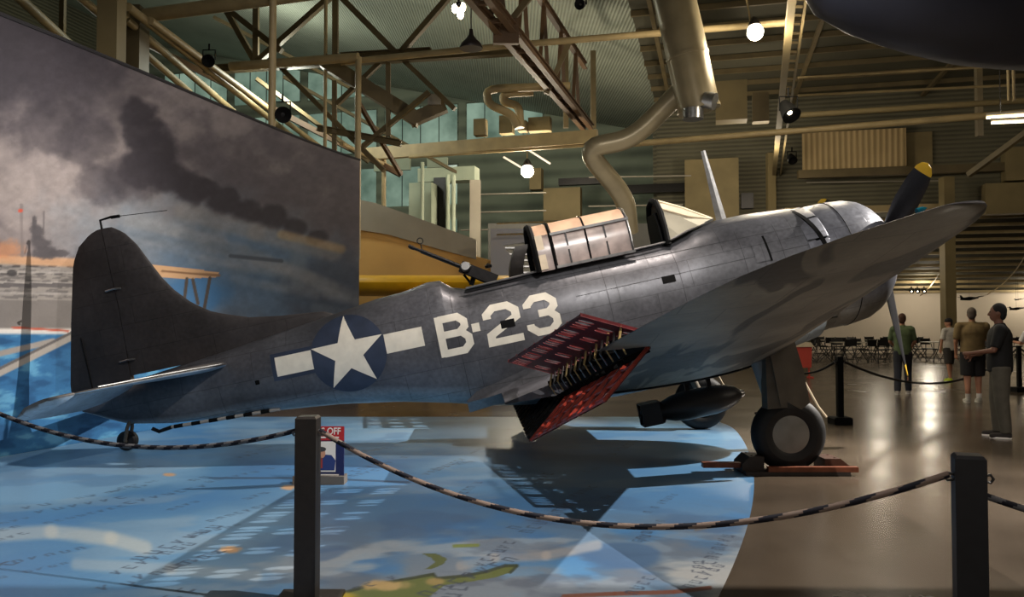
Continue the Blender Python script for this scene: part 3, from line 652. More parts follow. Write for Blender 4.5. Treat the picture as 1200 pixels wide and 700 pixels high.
# wing
def w_le(s): return interp(s, [(0, 1.05), (1.5, 1.02), (5.5, .47), (5.9, .40), (6.1, .33), (6.22, .24), (6.30, .12), (6.34, .0)])
def w_te(s): return interp(s, [(0, -1.95), (1.5, -1.93), (4.5, -1.12), (5.3, -.88), (5.7, -.72), (5.95, -.55), (6.15, -.34), (6.28, -.14), (6.34, -.02)])
def w_u(s): return 1.13 + (max(s, 1.5) - 1.5) * .189
def w_tk(s): return interp(s, [(0, .145), (1.5, .14), (5.5, .10), (6.0, .09), (6.34, .10)])
HX = .80          # hinge chord fraction of the dive flaps
for sg, nm in ((1, 'starboard'), (-1, 'port')):
    q = MB()
    q.loft([wsec(w_le(s), w_te(s), sg * s, w_u(s), w_u(s), w_tk(s), 0, HX if s > .5 else HX) for s in (.0, .5, 1.0, 1.5, 1.75)])
    q.loft([wsec(w_le(s), w_te(s), sg * s, w_u(s), w_u(s), w_tk(s), 0, HX) for s in (1.75, 2.3, 2.9, 3.5, 3.95)])
    q.loft([wsec(w_le(s), w_te(s), sg * s, w_u(s), w_u(s), w_tk(s)) for s in (3.95, 4.5, 5.0, 5.3, 5.5, 5.7, 5.85, 5.95, 6.05, 6.15, 6.22, 6.27, 6.31, 6.34)])
    wing = q.build('wing', M_wing, plane, auto=40)
    q = MB(); h = lambda s, x: A(lerp(w_le(s), w_te(s), x), sg * s, w_u(s))
    q.tube([h(4.0, .74), h(5.75, .74)], .012, 4)
    pts = [A(lerp(w_le(s), w_te(s), .76), sg * s, w_u(s) - w_tk(s) * (w_le(s) - w_te(s)) * airfoil(.74) * .95 - .001) for s in np.linspace(4.0, 5.7, 12)]
    pts = [A(lerp(w_le(1.5), w_te(1.5), x), sg * 1.52, 1.13 - w_tk(1.5) * 2.95 * airfoil(x) * .95 - .003) for x in np.linspace(.03, HX, 14)]
    q = MB(); q.tube(pts, .012, 4); q.build('panel_joint', M_black, wing)
    q = MB(); q.lathe([(0, .001), (0, .014), (.03, .012), (.05, .001)], A(-.06, sg * 6.2, w_u(6.2) + .03), (1, 0, .1), 10)
    q.build('navigation_light', mat('navigation_light_glass_' + nm, rgb(30, 120, 140), .1), wing)
    # black well behind the rear spar
    q = MB(); q.loft([[A(lerp(w_le(s), w_te(s), HX) - .012, sg * s, w_u(s) + k) for k in (.2 * w_tk(s) * (w_le(s) - w_te(s)), -.19 * w_tk(s) * (w_le(s) - w_te(s)))] for s in np.linspace(1.0, 3.94, 8)], (False, False), False)
    q.build('spar_web', M_black, wing)
    # truss of ribs and actuator links between the open flaps
    for i in range(15):
        s = 1.80 + i * .15; x = lerp(w_le(s), w_te(s), HX); u = w_u(s)
        q = MB(); q.beam(A(x, sg * s, u + .06), A(x - .22, sg * s, u + .06), .012, .04); q.beam(A(x, sg * s, u - .06), A(x - .2, sg * s, u - .10), .012, .04); q.build('rib_arm', M_black, wing)
        q = MB(); q.tube([A(x - .16, sg * s, u + .16), A(x - .21, sg * (s + .03), u + .03)], .010, 6); q.tube([A(x - .21, sg * (s + .03), u + .04), A(x - .17, sg * s, u - .06)], .006, 6); q.build('actuator_link', M_yell if i % 2 == 0 else M_steel, wing)
    def holes(p00, p10, p11, p01, nc, nr, mask, thick, name, m_, m_rib):
        """perforated flap: p00-p10 hinge line, p01-p11 free edge"""
        q = MB(); P = [Vector(A(*p)) for p in (p00, p10, p11, p01)]
        f = lambda x, y: (P[0].lerp(P[1], x)).lerp(P[3].lerp(P[2], x), y)
        nrm = (P[1] - P[0]).cross(P[3] - P[0]).normalized() * thick
        NS = 16
        for c in range(nc):
            for r in range(nr):
                x0, x1, y0, y1 = c / nc, (c + 1) / nc, r / nr, (r + 1) / nr
                if not mask(c, r):
                    v = [f(x0, y0), f(x1, y0), f(x1, y1), f(x0, y1)]; q.add(v + [t + nrm for t in v], [(0, 1, 2, 3), (7, 6, 5, 4), (0, 4, 5, 1), (2, 6, 7, 3), (1, 5, 6, 2), (3, 7, 4, 0)]); continue
                inn = []; out = []
                for k in range(NS):
                    t = 2 * pi * k / NS + pi / 4; cx, sx = cos(t), sin(t); mx_ = max(abs(cx), abs(sx))
                    out.append(f((x0 + x1) / 2 + (x1 - x0) / 2 * cx / mx_, (y0 + y1) / 2 + (y1 - y0) / 2 * sx / mx_))
                    inn.append(f((x0 + x1) / 2 + (x1 - x0) * .43 * cx, (y0 + y1) / 2 + (y1 - y0) * .36 * sx))
                vs = out + inn + [t + nrm for t in out] + [t + nrm for t in inn]; fs = []
                for k in range(NS):
                    l = (k + 1) % NS
                    fs += [(k, l, NS + l, NS + k), (2 * NS + k, 3 * NS + k, 3 * NS + l, 2 * NS + l), (NS + k, NS + l, 3 * NS + l, 3 * NS + k)]
                q.add(vs, fs)
        fl = q.build(name, m_, plane, smooth=False)
        for k in ((0, 4) if name[0] == 'u' else range(5)):
            y = [0.02, .31, .63, .9, .985][k]
            q = MB(); q.beam(f(0, y) - nrm * 1.2, f(1, y) - nrm * 1.2, .014, .014); q.build('stiffener', m_rib, fl, smooth=False)
        for k in range(8):
            x = (k + .02) / 7 - .015 if k < 7 else .99
            q = MB(); q.beam(f(x, 0) - nrm * 1.6, f(x, 1) - nrm * 1.6, .012, .03); q.build('flap_rib', m_rib, fl, smooth=False)
        return fl
    def hp(s, du=0): return (lerp(w_le(s), w_te(s), HX), sg * s, w_u(s) + du)
    def ch(s): return (w_le(s) - w_te(s)) * (1 - HX)
    gap = lambda c, r: {0: c % 5 in (1, 2, 3), 1: c % 5 in (1, 2), 2: c % 5 != 4}.get(r, False)
    s0, s1 = 1.80, 3.93
    c0, c1 = .62, .50
    p00 = hp(s0, .07); p10 = hp(s1, .05)
    tilt = radians(27)
    holes(p00, p10, (p10[0] - c1 * cos(tilt), p10[1], p10[2] + c1 * sin(tilt)), (p00[0] - c0 * cos(tilt), p00[1], p00[2] + c0 * sin(tilt)), 30, 3, gap, .006, 'upper_dive_flap', M_red, M_red)
    p00 = hp(s0, -.07); p10 = hp(s1, -.05); tilt = radians(38)
    holes(p00, p10, (p10[0] - c1 * cos(tilt), p10[1], p10[2] - c1 * sin(tilt)), (p00[0] - c0 * cos(tilt), p00[1], p00[2] - c0 * sin(tilt)), 30, 3, gap, .006, 'lower_dive_flap', M_red, M_red2)
# centre flap below the body
P0 = [Vector(A(*p)) for p in ((-1.34, 1.74, 1.07), (-1.34, -1.74, 1.07), (-1.80, -1.74, .72), (-1.80, 1.74, .72))]
q = MB(); q.prism(P0, (0.004, 0, .006)); cf = q.build('centre_dive_flap', M_dark, plane, smooth=False)
for k in range(12):
    x = (k + .5) / 12; q = MB(); q.beam(P0[0].lerp(P0[1], x) + Vector((0, 0, .02)), P0[3].lerp(P0[2], x) + Vector((0, 0, .02)), .012, .03); q.build('flap_rib', M_dark, cf, smooth=False)
for sg in (1, -1):   # trailing top skin of the centre section and root fillet
    q = MB(); q.loft([[A(-1.30, sg * s, 1.13 + .13), A(-1.95, sg * s, 1.145), A(-1.95, sg * s, 1.13), A(-1.30, sg * s, 1.10)] for s in (.3, 1.0, 1.74)]); q.build('trailing_skin', M_wing, plane, smooth=False)
    q = MB(); rr = []
    for t in np.linspace(0, 1, 14):
        a = lerp(-2.35, .9, t); k = sin(pi * min(1, t * 1.05)) ** .6 if t < .95 else .15; w0 = side_s(a, 1.25) - .03
        ext = .06 + .28 * k * (1 - .4 * t); uu = interp(a, [(-2.35, 1.10), (-1.95, 1.14), (-1.3, 1.26), (-.3, 1.36), (.5, 1.32), (.9, 1.20)])
        rr.append([A(a, sg * w0, uu + .02 + .30 * k), A(a, sg * (w0 + ext * .35), uu + .10 * k), A(a, sg * (w0 + ext), uu + .0), A(a, sg * w0, uu - .12)])
    q.loft(rr); q.build('wing_root_fillet', M_fus, plane, auto=60)
# cowling, engine, propeller
AX = (1, 0, 0); CC = Vector(A(0, 0, 1.765))
def cw(prof, n=48): m_ = MB(); m_.lathe(prof, CC, AX, n); return m_
cow = MB(); prof = [(2.02, .735), (2.12, .755), (2.35, .755), (2.55, .735), (2.68, .685), (2.78, .61), (2.86, .52), (2.90, .45), (2.91, .41), (2.88, .385), (2.80, .40), (2.6, .60), (2.03, .70)]
for i in range(len(prof) - 1):
    pass
n = 64; u_ax = Vector((0, 1, 0)); w_ax = Vector((0, 0, 1)); rr = []
for t, r in prof:
    cz = lerp(0, .03, max(0, (t - 2.5) / .4)); rr.append([CC + Vector((t, 0, cz)) + (u_ax * cos(2 * pi * j / n) + w_ax * sin(2 * pi * j / n)) * r for j in range(n)])
cow.loft(rr, (False, False)); cowl = cow.build('cowling', M_cowl, plane, auto=50)
q = MB(); q.lathe([(1.86, .001), (1.86, .66), (2.3, .64), (2.3, .001)], CC, AX, 40); q.build('firewall', M_black, plane)
for k in range(14):
    t0 = 2 * pi * k / 14; q = MB(); rr = []
    for a_, r_ in ((1.80, .745), (2.03, .762), (2.05, .752), (1.80, .737)):
        rr.append([CC + Vector((a_, 0, 0)) + (u_ax * cos(t0 + tt_) + w_ax * sin(t0 + tt_)) * r_ for tt_ in np.linspace(.02, 2 * pi / 14 - .02, 6)])
    q.loft(rr + [rr[0]], (False, False), False); q.build('cowl_flap', M_cowl, cowl)
q = MB(); rr = []
for t in np.linspace(0, 2 * pi, 61):
    w_ = abs(cos(t - pi / 2 + 0)) if True else 0
    a_ = 1.80 + .16 * abs(cos(t)) ** 1.5 * (1 if sin(t) > 0 else .6); d_ = u_ax * cos(t) + w_ax * sin(t)
    rr.append([CC + Vector((a_, 0, 0)) + d_ * .70, CC + Vector((a_, 0, 0)) + d_ * .771, CC + Vector((a_ + .045, 0, 0)) + d_ * .773, CC + Vector((a_ + .045, 0, 0)) + d_ * .70])
q.loft(rr, (False, False)); q.build('cowl_gap', M_black, cowl)
q = MB(); q.tube([CC + Vector((2.30, 0, 0)) + (u_ax * cos(t) + w_ax * sin(t)) * .756 for t in np.linspace(0, 2 * pi, 49)], .006, 4, False); q.build('cowl_seam', M_black, cowl)
eng = MB(); eng.lathe([(2.3, .001), (2.3, .28), (2.5, .26), (2.75, .17), (2.95, .1), (3.0, .001)], CC, AX, 24); en = eng.build('engine_case', mat('engine_grey', rgb(92, 92, 96), .5, .3), plane)
for k in range(9):
    t = 2 * pi * k / 9; d = u_ax * cos(t) + w_ax * sin(t); q = MB()
    q.tube([CC + Vector((2.5, 0, 0)) + d * r for r in np.linspace(.2, .58, 15)], [.08 + .02 * (i % 2) for i in range(15)], 12); q.build('cylinder', M_dark, en)
prop = MB(); HUB = Vector(A(2.94, 0, 1.83))
prop.lathe([(-.12, .001), (-.12, .09), (-.02, .1), (.08, .07), (.16, .05), (.2, .001)], HUB, AX, 20); pr = prop.build('propeller', M_steel, plane)
M_blade = mat('propeller_black', rgb(26, 26, 30), .4, .1, .2, 8); M_tip = mat('propeller_tip_yellow', rgb(212, 170, 40), .45)
for ang in (0, 2 * pi / 3, -2 * pi / 3):   # angle from straight down
    d = Vector((0, -sin(ang) * -1 * -1, -cos(ang))) if False else Vector((0, -sin(pi - ang), -cos(ang)))
    d.normalize(); sd = Vector((1, 0, 0)).cross(d)
    def bl(r0, r1, nm, m_, par, KR=1.655 / 1.585):
        q = MB(); rr = []
        for r in np.linspace(r0, r1, 12):
            r_ = r * KR; w = .82 * interp(r_, [(.08, .05), (.25, .06), (.55, .13), (.95, .165), (1.35, .15), (1.55, .115), (1.63, .07), (1.655, .01)])
            pit = radians(interp(r, [(.1, 62), (.6, 48), (1.65, 26)])); tk = interp(r, [(.08, .05), (.4, .03), (1.65, .006)])
            c = HUB + d * r; e = sd * cos(pit) + Vector((1, 0, 0)) * sin(pit); nrm = d.cross(e).normalized()
            rr.append([c + e * w * cos(t) + nrm * tk * sin(t) for t in np.linspace(0, 2 * pi, 13)[:-1]])
        q.loft(rr); return q.build(nm, m_, par)
    b_ = bl(.08, 1.44, 'blade', M_blade, pr); bl(1.44, 1.584, 'blade_tip', M_tip, b_)
# main gear
WC = lambda sg: (.78, 1.6 * sg, .222)
for sg in (1, -1):
    c = Vector(A(*WC(sg))); ax = Vector((0, -sg, 0)); q = MB(); R0 = .38
    prf = []
    for k in range(17):
        t = 2 * pi * k / 16; prf.append((.105 * cos(t) * (1 if abs(cos(t)) < .8 else .95), R0 - .115 + .115 * sin(t)))
    q.lathe([(a_ + 0, r_) for a_, r_ in prf[4:13]] + [(-.07, .22), (.07, .22)] + [(a_, r_) for a_, r_ in prf[-4:]] + prf[:5], c, ax, 48); wh = q.build('main_wheel', M_rubber, plane, auto=60)
    q = MB(); q.lathe([(.085, .001), (.085, .06), (.08, .17), (.065, .235), (-.06, .235), (-.06, .001)], c, ax, 40); q.build('wheel_disc', M_hub, wh)
    leg = MB(); topp = Vector(A(.62, sg * 1.62, 1.05)); ax0 = c + Vector((0, sg * .16, 0))
    leg.tube([topp, ax0 + Vector((-.02, 0, .12)), ax0 + Vector((0, 0, 0))], [.06, .05, .045], 12); leg.tube([ax0, c], .035, 10); lg = leg.build('main_gear_leg', M_gear, plane)
    q = MB(); q.tube([topp, topp.lerp(ax0, .55)], .075, 12); q.build('oleo_sleeve', M_hub, lg)
    # fairing door hanging outboard
    so = sg * 1.80; poly = [A(*(lambda r: (r[0], so, r[1]))(atS(x_, y_, 1.80))) for x_, y_ in ((899, 402), (930, 400), (940, 432), (948, 472), (938, 480), (922, 471), (914, 476))]
    q = MB(); q.prism(poly, (0, -sg * .025, 0)); q.build('fairing_door', M_gear, lg, smooth=False)
    poly = [A(*(lambda r: (r[0], sg * 1.62, r[1]))(atS(x_, y_, 1.62))) for x_, y_ in ((890, 404), (906, 404), (916, 476), (893, 478))]
    q = MB(); q.prism(poly, (0, -sg * .16, 0)); q.build('leg_fairing', M_gear, lg, smooth=False)
    q = MB(); q.tube([A(.98, sg * 1.6, .95), A(1.14, sg * 1.6, .42), A(1.2, sg * 1.6, .30)], .012, 6); q.build('brake_line', M_cream, lg)
# tail wheel and hook
TWC = Vector(A(-6.32, 0, 1.47)); q = MB(); q.lathe([(-.05, .04), (-.05, .09), (-.03, .115), (.03, .115), (.05, .09), (.05, .04)], TWC, (0, 1, 0), 24); tw = q.build('tail_wheel', M_rubber, plane)
q = MB(); q.tube([TWC + Vector((0, .07, 0)), TWC + Vector((.05, .07, .14)), Vector(A(-6.22, 0, 1.74))], .022, 8); q.tube([TWC + Vector((0, -.07, 0)), TWC + Vector((.05, -.07, .14)), Vector(A(-6.22, 0, 1.74))], .022, 8); q.tube([TWC + Vector((0, -.07, 0)), TWC + Vector((0, .07, 0))], .02, 8); q.build('fork', M_gear, tw)
hk = MB(); hk.tube([A(-4.5, .12, 1.46), A(-5.75, .12, 1.52)], .020, 8); ho = hk.build('arresting_hook', mat('hook_grey_white', rgb(150, 146, 140), .5), plane); tag(ho, 'black and white striped hook bar')
for k in range(6):
    q = MB(); q.tube([A(-4.62 - k * .2, .12, 1.4655 + k * .0097), A(-4.72 - k * .2, .12, 1.470 + k * .0097)], .0225, 8); q.build('black_band', M_black, ho)
q = MB(); q.tube([A(-5.75, .12, 1.52), A(-5.9, .12, 1.50), A(-5.97, .12, 1.55)], .022, 8); q.build('hook_tip', M_dark, ho)
q = MB(); q.tube([A(-4.45, .12, 1.47), A(-4.45, .05, 1.58)], .02, 6); q.build('pivot', M_steel, ho)

# bomb under the belly
bomb = thing('bomb', 'dark bomb with box tail fins slung under the dive bomber belly', 'bomb'); bomb.matrix_world = plane.matrix_world.copy()
M_bomb = mat('bomb_olive_black', rgb(22, 20, 20), .45, 0, .2, 8)
BC = Vector(A(0, 0, .47)); q = MB(); q.lathe([(-.28, .04), (-.15, .09), (.02, .15), (.18, .175), (.55, .175), (.70, .15), (.82, .10), (.88, .045), (.90, .001)], BC, AX, 28); q.build('bomb_body', M_bomb, bomb)
q = MB(); q.lathe([(.80, .001), (.81, .06), (.88, .05), (.915, .035), (.93, .001)], BC, AX, 16); q.build('nose_fuze', M_steel, bomb)
for k in range(4):
    t = pi / 4 + k * pi / 2; d = Vector((0, cos(t), sin(t))); q = MB()
    q.prism([BC + Vector((-.05, 0, 0)) + d * .08, BC + Vector((-.12, 0, 0)) + d * .175, BC + Vector((-.37, 0, 0)) + d * .175, BC + Vector((-.37, 0, 0)) + d * .02], Vector((0, -d.z, d.y)) * .008); q.build('tail_fin', M_bomb, bomb, smooth=False)
    t2 = t + pi / 4; d2 = Vector((0, cos(t2), sin(t2))); e2 = Vector((0, -d2.z, d2.y)); q = MB()
    q.prism([BC + Vector((-.14, 0, 0)) + d2 * .125 + e2 * .125, BC + Vector((-.14, 0, 0)) + d2 * .125 - e2 * .125, BC + Vector((-.37, 0, 0)) + d2 * .125 - e2 * .125, BC + Vector((-.37, 0, 0)) + d2 * .125 + e2 * .125], d2 * .008); q.build('box_plate', M_bomb, bomb, smooth=False)
for a_ in (.25, .52):
    q = MB(); q.beam(A(a_, 0, .63), A(a_, 0, .79), .05, .04); q.build('shackle', M_dark, bomb, smooth=False)

# ------------------------------------------------------------------ building shell
M_conc = bpy.data.materials.new('polished_concrete'); M_conc.use_nodes = True
nt = M_conc.node_tree; b = nt.nodes['Principled BSDF']; tc = nt.nodes.new('ShaderNodeTexCoord')
n_ = nt.nodes.new('ShaderNodeTexNoise'); n_.inputs['Scale'].default_value = .7; n_.inputs['Detail'].default_value = 7; nt.links.new(tc.outputs['Object'], n_.inputs['Vector'])
cr = nt.nodes.new('ShaderNodeValToRGB'); cr.color_ramp.elements[0].position = .3; cr.color_ramp.elements[0].color = rgb(66, 57, 48); cr.color_ramp.elements[1].position = .72; cr.color_ramp.elements[1].color = rgb(92, 80, 67)
nt.links.new(n_.outputs['Fac'], cr.inputs['Fac']); nt.links.new(cr.outputs['Color'], b.inputs['Base Color'])
rr_ = nt.nodes.new('ShaderNodeMapRange'); rr_.inputs['To Min'].default_value = .14; rr_.inputs['To Max'].default_value = .34; nt.links.new(n_.outputs['Fac'], rr_.inputs['Value']); nt.links.new(rr_.outputs['Result'], b.inputs['Roughness'])
n2_ = nt.nodes.new('ShaderNodeTexNoise'); n2_.inputs['Scale'].default_value = 1.4; nt.links.new(tc.outputs['Object'], n2_.inputs['Vector'])
bp_ = nt.nodes.new('ShaderNodeBump'); bp_.inputs['Strength'].default_value = .06; bp_.inputs['Distance'].default_value = .05; nt.links.new(n2_.outputs['Fac'], bp_.inputs['Height']); nt.links.new(bp_.outputs['Normal'], b.inputs['Normal'])
mb = MB(); mb.box((0, 22, -.05), (70, 60, .1)); tag(mb.build('floor', M_conc, smooth=False), kind='structure')

def sheet(name, col, col2, scale=3.0, axis='Z', rough=.8):
    m = bpy.data.materials.new(name); m.use_nodes = True; nt = m.node_tree; b = nt.nodes['Principled BSDF']; tc = nt.nodes.new('ShaderNodeTexCoord')
    w = nt.nodes.new('ShaderNodeTexWave'); w.bands_direction = axis; w.inputs['Scale'].default_value = scale; w.inputs['Distortion'].default_value = .3; nt.links.new(tc.outputs['Object'], w.inputs['Vector'])
    n = nt.nodes.new('ShaderNodeTexNoise'); n.inputs['Scale'].default_value = .5; n.inputs['Detail'].default_value = 6; nt.links.new(tc.outputs['Object'], n.inputs['Vector'])
    ad = nt.nodes.new('ShaderNodeMath'); ad.operation = 'MULTIPLY_ADD'; ad.inputs[1].default_value = .45; nt.links.new(w.outputs['Fac'], ad.inputs[0]); 
    ml = nt.nodes.new('ShaderNodeMath'); ml.operation = 'MULTIPLY'; ml.inputs[1].default_value = .9; nt.links.new(n.outputs['Fac'], ml.inputs[0]); nt.links.new(ml.outputs['Value'], ad.inputs[2])
    c = nt.nodes.new('ShaderNodeValToRGB'); c.color_ramp.elements[0].position = .3; c.color_ramp.elements[0].color = col; c.color_ramp.elements[1].position = .8; c.color_ramp.elements[1].color = col2
    nt.links.new(ad.outputs['Value'], c.inputs['Fac']); nt.links.new(c.outputs['Color'], b.inputs['Base Color']); b.inputs['Roughness'].default_value = rough
    bp = nt.nodes.new('ShaderNodeBump'); bp.inputs['Strength'].default_value = .5; bp.inputs['Distance'].default_value = .05; nt.links.new(w.outputs['Fac'], bp.inputs['Height']); nt.links.new(bp.outputs['Normal'], b.inputs['Normal'])
    return m
BA = radians(-14)                              # the hangar stands turned against the camera
ED = np.array([sin(-BA), cos(BA), 0]); EW = np.array([cos(BA), sin(BA), 0])     # deep direction, right direction
def B(w, d, z): return np.array([0, 0, 0]) + EW * w + ED * d + np.array([0, 0, z])
RB = Matrix.Rotation(BA, 3, 'Z')
M_roof = sheet('roof_deck', rgb(56, 54, 42), rgb(80, 77, 60), 7.0, 'Y')
M_wallc = sheet('corrugated_wall', rgb(66, 64, 52), rgb(98, 94, 76), 1.9, 'Z')
M_tan = mat('tan_painted_steel', rgb(156, 138, 100), .55, 0, .15, 3)
M_olive = mat('olive_steel', rgb(92, 80, 54), .6, 0, .2, 2)
M_brown = mat('brown_steel', rgb(84, 62, 40), .6, 0, .2, 2)
M_beigeW = mat('beige_panel', rgb(122, 108, 74), .7, 0, .14, 1.2)
M_pale = mat('pale_green_panel', rgb(168, 178, 158), .7, 0, .1, 1.5)
M_white_wall = mat('white_wall', rgb(212, 200, 182), .85, 0, .06, .6)
M_orange = mat('tan_orange_wall', rgb(196, 156, 92), .8, 0, .12, .8)
M_greyW = mat('grey_parapet', rgb(138, 132, 120), .8, 0, .12, 1)
M_duct = mat('duct_metal', rgb(128, 118, 94), .36, .35, .12, 3)
HR = 10.2; YD = 33.0
def slab(name, corners, th, m, kind='structure', parent=None):
    q = MB(); P = [Vector([float(t) for t in p]) for p in corners]; nn = (P[1] - P[0]).cross(P[2] - P[0]).normalized() * th
    q.prism(P, nn); o = q.build(name, m, parent, smooth=False)
    if kind and parent is None: o['kind'] = kind
    return o
WL = -2.2; HL = 17.0
slab('ceiling', [B(WL, -6, HR), B(34, -6, HR), B(34, YD + 2, HR), B(WL, YD + 2, HR)], .1, M_roof)
M_roofg = sheet('roof_deck_green', rgb(98, 104, 94), rgb(138, 144, 130), 3.2, 'X')
slab('ceiling', [B(-31, -6, HL), B(WL, -6, HR), B(WL, YD + 6, HR), B(-31, YD + 6, HL)], .1, M_roofg)
# back wall: high part over the annex opening, full height left of it
wx = -1.2
xo = 7.6
slab('wall_back', [B(-2.2, YD, 0), B(xo - 6, YD, 0), B(xo - 6, YD, HR), B(-2.2, YD, HR)], .15, M_wallc)
slab('wall_back', [B(xo - 6, YD, 5.6), B(34, YD, 5.6), B(34, YD, HR), B(xo - 6, YD, HR)], .15, M_wallc)
slab('wall_right', [B(26, -6, 0), B(26, YD, 0), B(26, YD, HR), B(26, -6, HR)], .15, M_wallc)
slab('wall_front', [B(-31, -6, 0), B(26, -6, 0), B(26, -6, HR), B(WL, -6, HR), B(-31, -6, HL)], -.15, M_wallc)
slab('wall_left', [B(-30, -6, 0), B(-30, YD + 6, 0), B(-30, YD + 6, HL), B(-30, -6, HL)], -.15, M_wallc)
# annex: sloping roof and white end wall
AY = 43.0
slab('ceiling', [B(xo - 6.2, YD, 5.6), B(34, YD, 5.6), B(34, AY + .3, 2.95), B(xo - 6.2, AY + .3, 2.95)], .1, M_roof)
slab('wall_annex', [B(-12, AY, 0), B(34, AY, 0), B(34, AY, 2.95), B(-12, AY, 2.95)], .15, M_white_wall)
for k in range(13):
    t = (k + .5) / 13; q = MB(); q.beam(B(xo - 6, lerp(YD, AY, t), lerp(5.6, 2.95, t) - .08), B(26, lerp(YD, AY, t), lerp(5.6, 2.95, t) - .08), .06, .12)
    tag(q.build('roof_purlin', M_tan, smooth=False), 'thin pale purlin under the low sloping annex roof', 'roof beam', 'annex roof purlins')
for k in range(6):
    w0 = xo - 4.6 + k * 2.9; q = MB(); pts = []
    for t in np.linspace(0, 1, 10): pts.append(B(w0 + .9 * sin(t * pi * .5), lerp(YD + .1, AY - .1, t), lerp(5.45, 2.8, t) - .35 * sin(pi * t)))
    q.tube(pts, .022, 6); tag(q.build('roof_brace', M_tan), 'curved pale brace crossing under the low annex roof', 'roof brace', 'annex roof braces')
for k, w0 in enumerate((5.4,)):
    pass
# trims of the white wall
for k, px_ in enumerate((1072, 1160)):
    p = WY(px_, 380, 1.0); d = ray(px_, 380)
    t = (AY - .03) / (d @ ED); P_ = CAM + d * t; q = MB(); q.box((P_[0], P_[1], 1.47), (.06, .05, 2.94), RB); tag(q.build('trim_%d' % (k + 1), M_greyW, smooth=False), kind='structure')

# window wall at the far left, behind the trusses
M_glow = bpy.data.materials.new('window_daylight'); M_glow.use_nodes = True
nt = M_glow.node_tree; b = nt.nodes['Principled BSDF']; tc = nt.nodes.new('ShaderNodeTexCoord'); n_ = nt.nodes.new('ShaderNodeTexNoise'); n_.inputs['Scale'].default_value = .6; n_.inputs['Detail'].default_value = 4
nt.links.new(tc.outputs['Object'], n_.inputs['Vector']); cr = nt.nodes.new('ShaderNodeValToRGB'); cr.color_ramp.elements[0].position = .35; cr.color_ramp.elements[0].color = rgb(104, 130, 114); cr.color_ramp.elements[1].position = .68; cr.color_ramp.elements[1].color = rgb(176, 206, 184)
nt.links.new(n_.outputs['Fac'], cr.inputs['Fac']); b.inputs['Base Color'].default_value = rgb(30, 36, 34); b.inputs['Roughness'].default_value = .2
nt.links.new(cr.outputs['Color'], b.inputs['Emission Color']); b.inputs['Emission Strength'].default_value = .55
M_mull = mat('window_bar', rgb(58, 62, 54), .6)
YW = YD + 5
M_wallg = sheet('green_grey_wall', rgb(90, 98, 88), rgb(132, 142, 126), .4, 'Z')
slab('wall_side', [B(-30, YW + .1, 0), B(-2.2, YW + .1, 0), B(-2.2, YW + .1, HR), B(-30, YW + .1, HL)], .15, M_wallg)
slab('wall_side', [B(-2.2, YD, 0), B(-2.2, YW + .2, 0), B(-2.2, YW + .2, HR), B(-2.2, YD, HR)], -.15, M_wallc)
wi = 1
for z0, z1, kk in ((5.0, 6.6, 4), (7.3, 9.3, 4), (10.1, 12.3, 5), (13.0, 15.0, 3)):
    for k in range(kk):
        w0 = -29 + k * 4.3; fr = MB(); fr.box(B(w0 + 1.95, YW - .02, (z0 + z1) / 2), (3.95, .06, z1 - z0 + .1), RB)
        wo = tag(fr.build('window_%d' % wi, M_mull, smooth=False), kind='structure'); wi += 1
        q = MB(); q.box(B(w0 + 1.95, YW - .06, (z0 + z1) / 2), (3.8, .03, z1 - z0 - .05), RB); q.build('pane', M_glow, wo, smooth=False)
        q = MB()
        for j in range(1, 4): q.box(B(w0 + j * .97, YW - .09, (z0 + z1) / 2), (.035, .03, z1 - z0), RB); q.build('glazing_bars', M_mull, wo, smooth=False)

def member(name, label, cat, pts, r, m, group=None, box=None, n=12):
    q = MB()
    if box: 
        for a, b_ in zip(pts[:-1], pts[1:]): q.beam(a, b_, box[0], box[1])
    else: q.tube(pts, r, n)
    o = q.build(name, m, smooth=not box); return tag(o, label, cat, group)
def vpost(name, label, cat, px_, py0, py1, Y, r, m, box=None):
    a = WY(px_, py0, Y); b_ = WY(px_, py1, Y); b_[0] = a[0]; return member(name, label, cat, [a, b_], r, m, box=box)
H1 = 7.8
def bend(pts, k=5):
    """round the corners of a pipe run"""
    P = [np.array(p, float) for p in pts]; out = [P[0]]
    for i in range(1, len(P) - 1):
        a = P[i] + (P[i - 1] - P[i]) * min(.35, .5 / np.linalg.norm(P[i - 1] - P[i])); c = P[i] + (P[i + 1] - P[i]) * min(.35, .5 / np.linalg.norm(P[i + 1] - P[i]))
        for t in np.linspace(0, 1, k): out.append((1 - t)**2 * a + 2 * t * (1 - t) * P[i] + t * t * c)
    return out + [P[-1]]
# tan pipes and posts on the left
member('overhead_pipe', 'thick tan pipe crossing the top left corner beside the tan column', 'pipe', [WH(158, 20, H1), WH(390, -12, H1)], .14, M_tan)
p0 = WH(270, 78, H1); p1 = WH(420, 67, H1); 
member('overhead_pipe', 'thick tan pipe ending in an elbow above the right end of the mural', 'pipe', [p0, p1], .11, M_tan)
member('drop_pipe', 'tan drop pipe standing behind the right end of the mural', 'pipe', [p1, np.array([p1[0], p1[1], 3.0])], .075, M_tan)
member('overhead_pipe', 'long thin tan pipe running past the hanging lamp toward the bright ball lamp', 'pipe', [WH(400, 73, H1), WH(600, 53, H1), WH(928, 26, H1)], .075, M_tan)
vpost('drop_pipe', 'tan drop pipe in front of the black spotlight above the mural', 'pipe', 320, -10, 160, 15.3, .07, M_tan)
vpost('drop_pipe', 'slender tan drop pipe between the two thick drop pipes', 'pipe', 382, -10, 190, 20, .045, M_tan)
vpost('drop_pipe', 'thin tan post rising over the stair wall beside the mural end', 'pipe', 450, 160, 440, 24.6, .07, M_tan)
vpost('drop_pipe', 'thin pale post left of the twin white columns', 'pipe', 495, 190, 430, 26, .06, M_pale)
